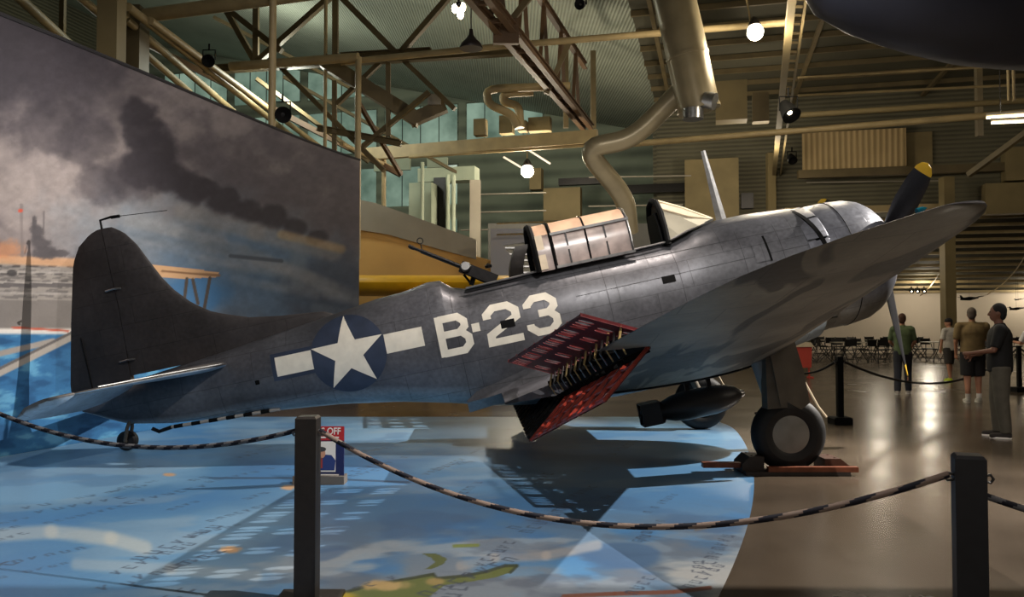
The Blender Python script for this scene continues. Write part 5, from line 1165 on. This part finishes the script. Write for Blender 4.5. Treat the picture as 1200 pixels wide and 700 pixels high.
rope('thin dark rope leaving the rightmost slim stanchion', (xb + .04, yb, .93), (xb + 2.2, yb - .2, .93), .4, .02, [M_ropeK, M_ropeK], 8, 40, 6)
# sign with poster
SY = 7.55; sx0 = WY(346, 500, SY)[0]; sx1 = WY(403, 500, SY)[0]; scx = (sx0 + sx1) / 2; sw_ = sx1 - sx0
sg_ = thing('floor_sign', 'small red and navy warning sign standing behind the brown stanchion', 'sign', (scx, SY, 0))
q = MB(); q.box((0, .04, .04), (sw_ * 1.05, .16, .08)); q.build('sign_foot', mat('sign_foot_grey', rgb(104, 98, 92), .7), sg_, smooth=False)
M_sn = mat('sign_navy', rgb(36, 44, 92), .4); M_sr = mat('sign_red', rgb(186, 44, 46), .4); M_sw = mat('sign_white', rgb(240, 234, 226), .5)
q = MB(); q.box((0, .02, .30), (sw_, .02, .46)); bd = q.build('sign_board', M_sn, sg_, smooth=False)
q = MB(); q.box((0, .007, .47), (sw_, .006, .13)); q.build('red_header', M_sr, sg_, smooth=False)
def text(body, size, loc, m, par, name='lettering', wid=None):
    c = bpy.data.curves.new(name, 'FONT'); c.body = body; c.size = size; c.extrude = .001; c.align_x = 'CENTER'; c.align_y = 'CENTER'; c.offset = size * .02
    o = bpy.data.objects.new(name, c); COL.objects.link(o); dg = bpy.context.evaluated_depsgraph_get(); me = bpy.data.meshes.new_from_object(o.evaluated_get(dg)); bpy.data.objects.remove(o)
    o = bpy.data.objects.new(name, me); COL.objects.link(o); me.materials.clear(); me.materials.append(m)
    o.rotation_euler = (pi / 2, 0, 0); o.location = loc; o.parent = par
    if wid:
        xs = [v.co.x for v in me.vertices]; k = wid / (max(xs) - min(xs))
        for v in me.vertices: v.co.x *= k
    return o
text('HANDS OFF', .088, (0, .002, .488), M_sw, sg_, wid=sw_ * .86)
for x0, x1 in ((-.18, -.08), (-.06, .06), (.08, .18)): 
    q = MB(); q.box(((x0 + x1) / 2, .002, .433), (x1 - x0, .003, .014)); q.build('small_print_line', M_sw, sg_, smooth=False)
q = MB(); q.box((-.0, .007, .255), (sw_ * .66, .006, .28)); pic = q.build('poster_field', M_sw, sg_, smooth=False); tag(pic, 'cream picture field with a plain portrait')
def flat(poly, y, m, nm): q = MB(); q.prism([(x, y, z) for x, z in poly], (0, -.002, 0)); q.build(nm, m, pic, smooth=False)
el = lambda cx, cz, rx, rz, n=18: [(cx + rx * cos(2 * pi * k / n), cz + rz * sin(2 * pi * k / n)) for k in range(n)]
flat([(-.05, .13), (.14, .13), (.15, .22), (.11, .27), (.05, .275), (.0, .25), (-.04, .2)], .003, mat('poster_blue_coat', rgb(44, 64, 124), .6), 'portrait_coat')
flat(el(.02, .285, .036, .045), .0, mat('poster_face', rgb(206, 150, 120), .6), 'portrait_face')
flat(el(.02, .325, .042, .022), -.002, mat('poster_hair', rgb(70, 70, 72), .6), 'portrait_hair')
flat([(.0, .15), (.03, .15), (.03, .245), (.005, .245)], -.0, mat('poster_red', rgb(160, 60, 56), .6), 'portrait_tie')
q = MB(); q.box((0, .004, .088), (sw_ * .8, .003, .012)); q.build('small_print_line', M_sw, sg_, smooth=False)
# wheel chocks and beams
M_wood = mat('stained_wood', rgb(70, 42, 28), .55, 0, .3, 14); M_wood2 = mat('red_brown_wood', rgb(116, 62, 38), .5, 0, .3, 14); M_wood3 = mat('dark_wood', rgb(46, 38, 34), .6, 0, .3, 14)
def chock(label, x, y, w, d, h, m, flip=1):
    t = MB(); t.prism([(x - w / 2 * flip, y - d / 2, 0), (x + w / 2 * flip, y - d / 2, 0), (x + w / 2 * flip, y - d / 2, h * .55), (x + w * .15 * flip, y - d / 2, h), (x - w / 2 * flip, y - d / 2, h)], (0, d, 0))
    for k in (-1, 1): t.tube([(x, y + k * d * .3, h * .4), (x, y + k * d * .3, h * 1.04)], .012, 6)
    return tag(t.build('wheel_chock', m, smooth=False), label, 'chock')
cwx, cwy = AW(*WC(1))[0], AW(*WC(1))[1]
chock('dark wooden chock behind the near main wheel', cwx - .40, cwy, .22, .30, .17, M_wood3, -1)
chock('red brown wooden chock ahead of the near main wheel', cwx + .43, cwy, .24, .30, .15, M_wood, 1)
member('timber_beam', 'long thin timber lying on the map edge behind the near wheel', 'timber', [(cwx - .88, cwy - .05, .075), (cwx - .50, cwy - .05, .075)], .03, M_wood2, box=(.09, .05))
member('chock_board', 'orange timber bar lying against the near wheel on the camera side', 'timber', [(cwx - .28, cwy - .22, .06), (cwx + .60, cwy - .22, .06)], .03, M_wood2, box=(.07, .05))
member('chock_board', 'dark plank lying under the near wheel', 'timber', [(cwx - .5, cwy - .15, .02), (cwx + .52, cwy - .15, .02)], .03, M_wood3, box=(.22, .036))
# far furniture
M_chair = mat('chair_black', rgb(26, 25, 26), .5, .1); M_tabletop = mat('folding_table_top', rgb(178, 170, 152), .5, 0, .08, 2)
def make_chair():
    t = thing('folding_chair', 'black folding chair', 'chair')
    q = MB(); q.prism([(-.21, -.20, .44), (.21, -.20, .44), (.2, .20, .45), (-.2, .20, .45)], (0, 0, .03)); q.build('seat', M_chair, t, smooth=False)
    q = MB(); q.prism([(-.21, .23, .62), (.21, .23, .62), (.20, .27, .86), (-.20, .27, .86)], (0, .02, 0)); q.build('backrest', M_chair, t, smooth=False)
    for s in (-1, 1):
        q = MB(); q.tube([(s * .22, -.26, 0), (s * .22, .12, .46), (s * .21, .28, .88)], .014, 6); q.build('leg', M_chair, t)
        q = MB(); q.tube([(s * .20, .30, 0), (s * .20, -.14, .44)], .014, 6); q.build('leg', M_chair, t)
    q = MB(); q.tube([(-.2, .22, .12), (.2, .22, .12)], .010, 5); q.build('stretcher', M_chair, t)
    q = MB(); q.tube([(-.22, -.18, .12), (.22, -.18, .12)], .010, 5); q.build('stretcher', M_chair, t)
    return t
def make_table():
    t = thing('folding_table', 'folding table', 'table')
    q = MB(); q.box((0, 0, .735), (1.75, .75, .03)); q.build('tabletop', M_tabletop, t, smooth=False)
    for s in (-1, 1):
        q = MB(); q.tube([(s * .7, -.3, 0), (s * .7, -.3, .72)], .016, 6); q.tube([(s * .7, .3, 0), (s * .7, .3, .72)], .016, 6); q.tube([(s * .7, -.3, .1), (s * .7, .3, .1)], .014, 6); q.build('leg', M_chair, t)
    return t
ch0 = make_chair(); tb0 = make_table(); first = [True, True]
tabs = [(910, 30.5), (1003, 31.0), (1040, 35.2), (1110, 31.5), (958, 35.2), (1158, 35.2)]
tl = ['left table behind the main wheel', 'table below the framed picture', 'table left of the green shirt', 'table behind the white shirt boy', 'farther table right of the red stand', 'far table right of the pale column']
for k, (px_, Y) in enumerate(tabs):
    x = (px_ - 600) / FPX * Y; tb = tb0 if first[0] else copy_tree(tb0); first[0] = False
    tb.location = (x, Y, 0); tb['label'] = 'light-topped folding ' + tl[k]; tb['group'] = 'folding tables in the annex'
    for j, (dx, dy, rz) in enumerate([(-.55, -.62, pi), (.12, -.66, pi + .2), (.68, -.6, pi - .15), (-1.15, .05, pi / 2), (1.15, 0, -pi / 2), (-.4, .62, 0), (.4, .64, 0)]):
        c = ch0 if first[1] else copy_tree(ch0); first[1] = False
        c.location = (x + dx, Y + dy, 0); c.rotation_euler = (0, 0, rz + random.uniform(-.2, .2)); c['label'] = 'black folding chair set at the ' + tl[k]; c['group'] = 'chairs at the ' + tl[k]
# red stand
xr_, yr_ = (939 - 600) / FPX * 22, 22; rs = thing('display_stand', 'small red display stand with a cream top beyond the main wheel', 'stand', (xr_, yr_, 0)); M_rs = mat('stand_red', rgb(190, 70, 56), .6)
q = MB(); q.prism([(-.20, -.16, .28), (.20, -.16, .28), (.22, -.16, .84), (-.22, -.16, .84)], (0, .32, 0)); q.build('red_body', M_rs, rs, smooth=False)
q = MB(); q.prism([(-.28, -.2, .84), (.28, -.2, .84), (.18, -.2, .96), (-.05, -.2, .98)], (0, .4, 0)); q.build('cream_top', M_cream, rs, smooth=False)
for s in (-1, 1):
    q = MB(); q.tube([(s * .15, -.1, .3), (s * .16, -.1, .02)], .025, 6); q.box((s * .18, -.12, .02), (.12, .2, .04)); q.build('leg', M_rs, rs)
# framed pictures and model aeroplanes in the annex
def annex_pt(px_, py_):
    d = ray(px_, py_); t_ = (AY - .05) / (d @ ED); return CAM + d * t_
for (x0, y0, x1, y1, lb, cc) in [(1009, 374, 1028, 390, 'framed blue picture on the white annex wall left of the green shirt', rgb(92, 108, 126)), (1116, 372, 1129, 388, 'framed grey picture beside the pale column', rgb(120, 116, 108)), (1172, 375, 1184, 388, 'dark picture behind the black shirt man', rgb(96, 104, 114))]:
    a = annex_pt(x0, y0); b_ = annex_pt(x1, y1); c = (a + b_) / 2; w_ = abs((b_ - a) @ EW); h_ = abs(a[2] - b_[2]); t = thing('picture_frame', lb, 'picture', c, BA)
    q = MB(); q.box((0, 0, 0), (w_, .04, h_)); q.build('mount', M_pale, t, smooth=False)
    q = MB(); q.box((0, -.025, .02), (w_ * .66, .01, h_ * .6)); q.build('print', mat('print_tone', cc, .5, 0, .3, 3), t, smooth=False)
    q = MB()
    for s in (-1, 1): q.box((s * w_ / 2, -.02, 0), (.04, .05, h_ + .04)); q.box((0, -.02, s * h_ / 2), (w_ + .04, .05, .04))
    q.build('frame', M_greyW, t, smooth=False)
for (px_, py_, Y, lb, k) in [(1136, 351, 32, 'small dark model airplane hanging beside the pale column', 1.0), (1191, 363, 30, 'tiny dark model airplane hanging at the right edge', .7), (1193, 352, 34, 'second tiny dark model hanging above the first at right', .4)]:
    p = WY(px_, py_, Y); t = thing('model_airplane', lb, 'model airplane', p)
    q = MB(); q.tube([(-.35 * k, 0, 0), (0, 0, .03), (.35 * k, 0, .06)], [.03 * k, .08 * k, .03 * k], 10); q.build('fuselage', M_dark, t)
    q = MB(); q.loft([[(x_ + .06 * k, y_ * k, .02 + abs(y_) * .1 * k), (x_ - .08 * k, y_ * k, .02 + abs(y_) * .1 * k), (x_ - .08 * k, y_ * k, .035 + abs(y_) * .1 * k), (x_ + .06 * k, y_ * k, .035 + abs(y_) * .1 * k)] for x_, y_ in ((.05, -.8), (.12, 0), (.05, .8))]); q.build('wing', M_dark, t)
    q = MB(); q.prism([(-.34 * k, -.01, .02), (-.22 * k, -.01, .03), (-.32 * k, -.01, .16 * k), (-.38 * k, -.01, .16 * k)], (0, .02, 0)); q.build('tail_fin', M_dark, t)
    q = MB(); q.tube([(0, 0, .03), (0, 0, 1.6)], .004, 4); q.build('hanging_wire', M_dark, t)

# ------------------------------------------------------------------ people
M_skinl = mat('skin_light', rgb(186, 132, 104), .6, 0, .06, 10); M_skind = mat('skin_brown', rgb(112, 74, 56), .55, 0, .06, 10)
def remesh(o, v):
    m = o.modifiers.new('merge', 'REMESH'); m.mode = 'VOXEL'; m.voxel_size = v; m.use_smooth_shade = True
    s = o.modifiers.new('smooth', 'SMOOTH'); s.factor = .5; s.iterations = 4
def person(label, x, y, H, rz, skin, shirt, pants, shoe, hairc, long_pants=False, head_turn=0, arms=((.1, .15), (.1, .15)), stride=.12, cap=None, build=1.0, vox=.011, socks=None):
    """local frame: faces +y, feet at z=0; arms: (swing forward, elbow bend) for left, right"""
    t = thing('person', label, 'person', (x, y, 0), rz); k = H / 1.75; S = lambda *p: Vector(p) * k
    b = MB(); bw = build
    hips = {-1: S(-.09, 0, .92), 1: S(.09, 0, .92)}; knees = {}; ank = {}
    for s in (-1, 1):
        f = stride * s; knees[s] = S(.10 * s, f * .6 + .02, .50); ank[s] = S(.11 * s, f, .09)
        b.capsule(hips[s], knees[s], .085 * k * bw, .058 * k * bw); b.capsule(knees[s], ank[s] + S(0, -.01, .02), .056 * k * bw, .038 * k)
        b.capsule(knees[s] + S(0, -.025, -.10), knees[s] + S(0, -.02, -.20), .045 * k, .04 * k)
        b.capsule(ank[s] + S(0, -.03, -.04), ank[s] + S(.01 * s, .14, -.055), .035 * k, .028 * k)
    b.ell(S(0, 0, .96), (.155 * k * bw, .115 * k * bw, .13 * k)); b.ell(S(0, .01, 1.12), (.14 * k * bw, .105 * k * bw, .16 * k)); b.ell(S(0, 0, 1.30), (.175 * k * bw, .11 * k * bw, .17 * k))
    b.capsule(S(-.15, 0, 1.42), S(.15, 0, 1.42), .062 * k, .062 * k); b.capsule(S(0, -.005, 1.42), S(0, .015, 1.55), .058 * k, .052 * k)
    Rh = Matrix.Rotation(head_turn, 3, 'Z'); hc = S(0, .02, 1.635)
    hp_ = lambda *p: hc + Rh @ (Vector(p) * k)
    b.ell(hc, (.073 * k, .095 * k, .115 * k), Rh); b.ell(hp_(0, .035, -.06), (.052 * k, .055 * k, .055 * k), Rh)
    b.capsule(hp_(0, .092, .01), hp_(0, .108, -.025), .008 * k, .014 * k, 8)
    for s in (-1, 1): b.ell(hp_(.074 * s, -.005, -.01), (.010 * k, .022 * k, .032 * k), Rh)
    b.capsule(hp_(-.02, .088, -.062), hp_(.02, .088, -.062), .008 * k, .008 * k, 8)
    el = {}; wr = {}
    for s, (sw, bd) in zip((-1, 1), arms):
        sh = S(.195 * s * bw, 0, 1.415); e = sh + S(.05 * s, .28 * sin(sw), -.28 * cos(sw)); a2 = sw + bd
        inw = -.10 * s * min(1, bd); w = e + S(inw, .25 * sin(a2), -.25 * cos(a2)); el[s] = e; wr[s] = w; d = (w - e).normalized()
        b.capsule(sh, e, .050 * k * bw, .038 * k); b.capsule(e, w, .037 * k, .025 * k)
        pal = w + d * .05 * k; b.capsule(w, pal + d * .02 * k, .026 * k, .030 * k, 10)
        side = d.cross(Vector((1, 0, 0))).normalized(); 
        if side.length < .1: side = Vector((0, 1, 0))
        cur = (Vector((-s, 0, 0)) - d * d.dot(Vector((-s, 0, 0)))).normalized()
        for i, (off, L) in enumerate(((-.027, .060), (-.009, .072), (.009, .068), (.026, .052))):
            p0 = pal + side * off * k + d * .02 * k; p1 = p0 + (d * .6 + cur * .25).normalized() * L * .55 * k; p2 = p1 + (d * .5 + cur * .6).normalized() * L * .5 * k
            b.capsule(p0, p1, .0098 * k, .009 * k, 8); b.capsule(p1, p2, .009 * k, .008 * k, 8)
        p0 = w + d * .03 * k + side * .028 * k; p1 = p0 + (side * .7 + d * .6).normalized() * .045 * k; b.capsule(p0, p1, .011 * k, .010 * k, 8); b.capsule(p1, p1 + d * .03 * k, .010 * k, .009 * k, 8)
    bo = b.build('body', skin, t); remesh(bo, .010)
    c = MB(); c.ell(S(0, 0, 1.30), (.198 * k * bw, .135 * k * bw, .185 * k)); c.capsule(S(-.16, 0, 1.415), S(.16, 0, 1.415), .078 * k, .078 * k)
    c.loft([[S(rx * cos(a) * bw, .005 + ry * sin(a) * bw, z) for a in np.linspace(0, 2 * pi, 25)[:-1]] for rx, ry, z in ((.172, .135, .86), (.176, .138, .98), (.170, .135, 1.10), (.188, .132, 1.28), (.19, .115, 1.36))])
    for s in (-1, 1): sh = S(.185 * s * bw, 0, 1.415); c.tube([sh, sh.lerp(el[s], .5), sh.lerp(el[s], .88)], [.068 * k * bw, .062 * k * bw, .060 * k], 16)
    for s in (-1, 1): c.ell(S(.185 * s * bw, 0, 1.41), (.066 * k * bw, .070 * k * bw, .07 * k * bw))
    c.tube([S(0, -.01, 1.42), S(0, 0, 1.50)], [.085 * k, .062 * k], 16)
    co = c.build('shirt', shirt, t); remesh(co, .012)
    p = MB(); p.loft([[S(rx * cos(a) * bw, ry * sin(a) * bw, z) for a in np.linspace(0, 2 * pi, 25)[:-1]] for rx, ry, z in ((.10, .10, .80), (.172, .128, .88), (.170, .125, .97), (.15, .11, 1.02))])
    for s in (-1, 1):
        if long_pants: p.tube([hips[s], knees[s], ank[s] + S(0, -.01, -.02)], [.108 * k * bw, .080 * k * bw, .068 * k], 16)
        else: p.tube([hips[s], hips[s].lerp(knees[s], .5), knees[s] + S(0, 0, .0)], [.108 * k * bw, .104 * k * bw, .098 * k * bw], 16)
    po = p.build('trousers' if long_pants else 'shorts', pants, t); remesh(po, .012)
    for s in (-1, 1):
        q = MB(); q.capsule(ank[s] + S(0, -.035, -.045), ank[s] + S(.012 * s, .15, -.055), .044 * k, .036 * k); q.capsule(ank[s] + S(0, -.02, -.02), ank[s] + S(0, .03, -.03), .045 * k, .04 * k)
        o = q.build('shoe', shoe, t); remesh(o, .01)
        q = MB(); q.loft([[S(.11 * s + .045 * cos(a) * (1.1 - .1 * abs(sin(a))), stride * s + .055 + .125 * sin(a), z) for a in np.linspace(0, 2 * pi, 21)[:-1]] for z in (.002, .022)]); q.build('shoe_sole', M_sw, o)
        if socks: q = MB(); q.tube([ank[s] + S(0, -.01, -.02), ank[s] + S(0, -.012, .08)], [.046 * k, .046 * k], 12); q.build('sock', socks, t)
        q = MB(); q.ell(hp_(.028 * s, .085, .012), (.012 * k, .010 * k, .007 * k), Rh); q.build('eye', M_black, bo)
    h = MB(); h.ell(hp_(0, -.018, .032), (.082 * k, .094 * k, .100 * k), Rh); h.ell(hp_(0, -.045, -.02), (.072 * k, .062 * k, .085 * k), Rh)
    ho_ = h.build('hair', hairc, t); remesh(ho_, .012)
    if cap:
        q = MB(); q.ell(hp_(0, -.005, .05), (.086 * k, .104 * k, .082 * k), Rh); co_ = q.build('cap', cap, t)
        q = MB(); q.loft([[hp_(.07 * cos(a), .085 + r_ * sin(a), .045 - .15 * r_ * sin(a)) for a in np.linspace(0, pi, 12)] for r_ in (.0, .085)], (False, False), False); q.build('cap_peak', cap, co_)
    if not long_pants or True:
        pass
    return t
fabric = lambda n, c: mat(n, c, .85, 0, .14, 12, .15)
def pxx(px_, Y): return (px_ - 600) / FPX * Y
person('person in a green long shirt and dark trousers walking beside the propeller', pxx(1057, 17), 17, 1.68, radians(-25), M_skinl, fabric('green_shirt', rgb(88, 104, 72)), fabric('dark_trousers', rgb(34, 36, 46)), fabric('pale_shoe', rgb(170, 160, 150)), fabric('brown_hair', rgb(72, 46, 34)), True, arms=((.2, .9), (.25, .7)), stride=.16)
person('person in a white shirt and dark cap with grey shorts and lime shoes', pxx(1112, 20.6), 20.6, 1.60, radians(20), M_skinl, fabric('white_tee', rgb(206, 200, 192)), fabric('charcoal_shorts', rgb(58, 54, 52)), fabric('lime_shoe', rgb(176, 196, 40)), fabric('dark_hair', rgb(34, 28, 26)), head_turn=1.1, cap=fabric('dark_cap', rgb(28, 26, 28)), stride=.10)
person('person in an olive tan shirt and black shorts seen from behind', pxx(1139, 15.2), 15.2, 1.77, radians(-12), M_skinl, fabric('olive_tee', rgb(132, 112, 76)), fabric('black_shorts', rgb(24, 22, 24)), fabric('white_sneaker', rgb(200, 196, 188)), fabric('grey_hair', rgb(98, 88, 80)), arms=((.05, .2), (.5, 1.5)), build=1.18, stride=.05, socks=M_sw, head_turn=-.3)
person('person in a black shirt and grey trousers standing nearest at right', pxx(1171, 10.6), 10.6, 1.74, radians(62), M_skind, fabric('black_polo', rgb(10, 9, 9)), fabric('grey_trousers', rgb(78, 73, 62)), fabric('dark_shoe', rgb(40, 34, 30)), fabric('black_hair', rgb(16, 14, 14)), True, arms=((.3, 1.1), (.25, 1.0)), build=1.12, stride=.04)
person('person in a white printed shirt and dark shorts at the right edge', pxx(1212, 16.4), 16.4, 1.62, radians(25), M_skinl, fabric('white_print_tee', rgb(212, 210, 210)), fabric('slate_shorts', rgb(46, 48, 56)), fabric('grey_sneaker', rgb(120, 116, 116)), fabric('sandy_hair', rgb(110, 84, 60)), arms=((.5, 1.2), (.4, 1.2)), build=1.25, stride=.07)

# ------------------------------------------------------------------ light
w = bpy.data.worlds.new('hall_air'); SC.world = w; w.use_nodes = True
w.node_tree.nodes['Background'].inputs['Color'].default_value = (.9, .85, .75, 1); w.node_tree.nodes['Background'].inputs['Strength'].default_value = .02
# hall spotlights, with added fill lights among them
light('hall_spot_key', 'SPOT', (5.8, -1.2, 7.5), 200, (1, .92, .84), .05, (.6, 7.6, .4), 66, .7)
light('hall_spot_near', 'SPOT', (1.25, 3.73, 5.4), 1000, (1, .94, .88), .02, (-.4, 8.4, .9), 120, .5)
light('soft_fill', 'AREA', (0, -4.0, 4.2), 80, (1, .90, .80), 3.0, (0.5, 9.5, 1.4))  # fill added behind the camera to lift flank and underwing
light('soft_fill', 'AREA', (9.5, 5.0, 5.2), 90, (1, .84, .66), 2.0, (2.5, 8.5, 1.0))  # second added fill, from the right
light('hall_spot_deep', 'SPOT', (11.9, 11.3, 8.2), 15500, (1, .93, .84), .045, (-2.4, 6.8, 0), 46, .5)
light('mural_spot', 'SPOT', (-.8, 6.0, 9.0), 800, (1, .93, .88), .3, (-4.8, 14.5, 3.0), 66, .9)
light('map_fill_spot', 'SPOT', (-3.2, 4.2, 8.5), 60, (1, .95, .92), .1, (-2.9, 6.9, 0), 50, .7)  # unseen spot added to brighten the left part of the map
light('canopy_spot', 'SPOT', (1.0, 3.4, 9.4), 350, (1, .86, .74), .2, (.3, 9.6, 2.5), 46, .8)
light('unseen_hall_lamp', 'SPOT', (1.4, 9.0, 8.8), 1500, (1, .86, .76), .3, (.4, 9.3, 2.2), 34, .5)
light('duct_spot', 'POINT', (5.4, 13.2, 5.8), 160, WARM, .3)
light('ball_light', 'POINT', b1 + np.array([0, -.4, -.3]), 420, WARM, .16)
light('ball_light', 'POINT', b2 + np.array([0, -.4, -.3]), 420, WARM, .19)
light('roof_light', 'AREA', (2, 14, 3.6), 60, WARM2, 6, (2, 16, 10))
for p_, e in (((-6, 22, 8), 500), ((-9, 30, 11), 500), ((8, 26, 6.5), 280), ((16, 20, 7), 250), ((-14, 26, 8), 500), ((1, 28, 7.2), 300)):
    light('unseen_hall_lamp', 'POINT', p_, e, WARM if p_[0] > 0 else (.92, .95, .80), .4)  # no fixtures shown; the left side has one added to lighten its roof
for p_, e in (((14, 31, 3.9), 80), ((19, 37, 3.0), 120), ((11.5, 38.5, 2.7), 100), ((24, 37, 3.0), 110)):
    light('annex_lamp', 'POINT', p_, e, (1, .88, .70), .25)
vs = SC.view_settings; vs.view_transform = 'Standard'; vs.look = 'None'; vs.exposure = 0.0; vs.gamma = 1.0; vs.use_curve_mapping = False
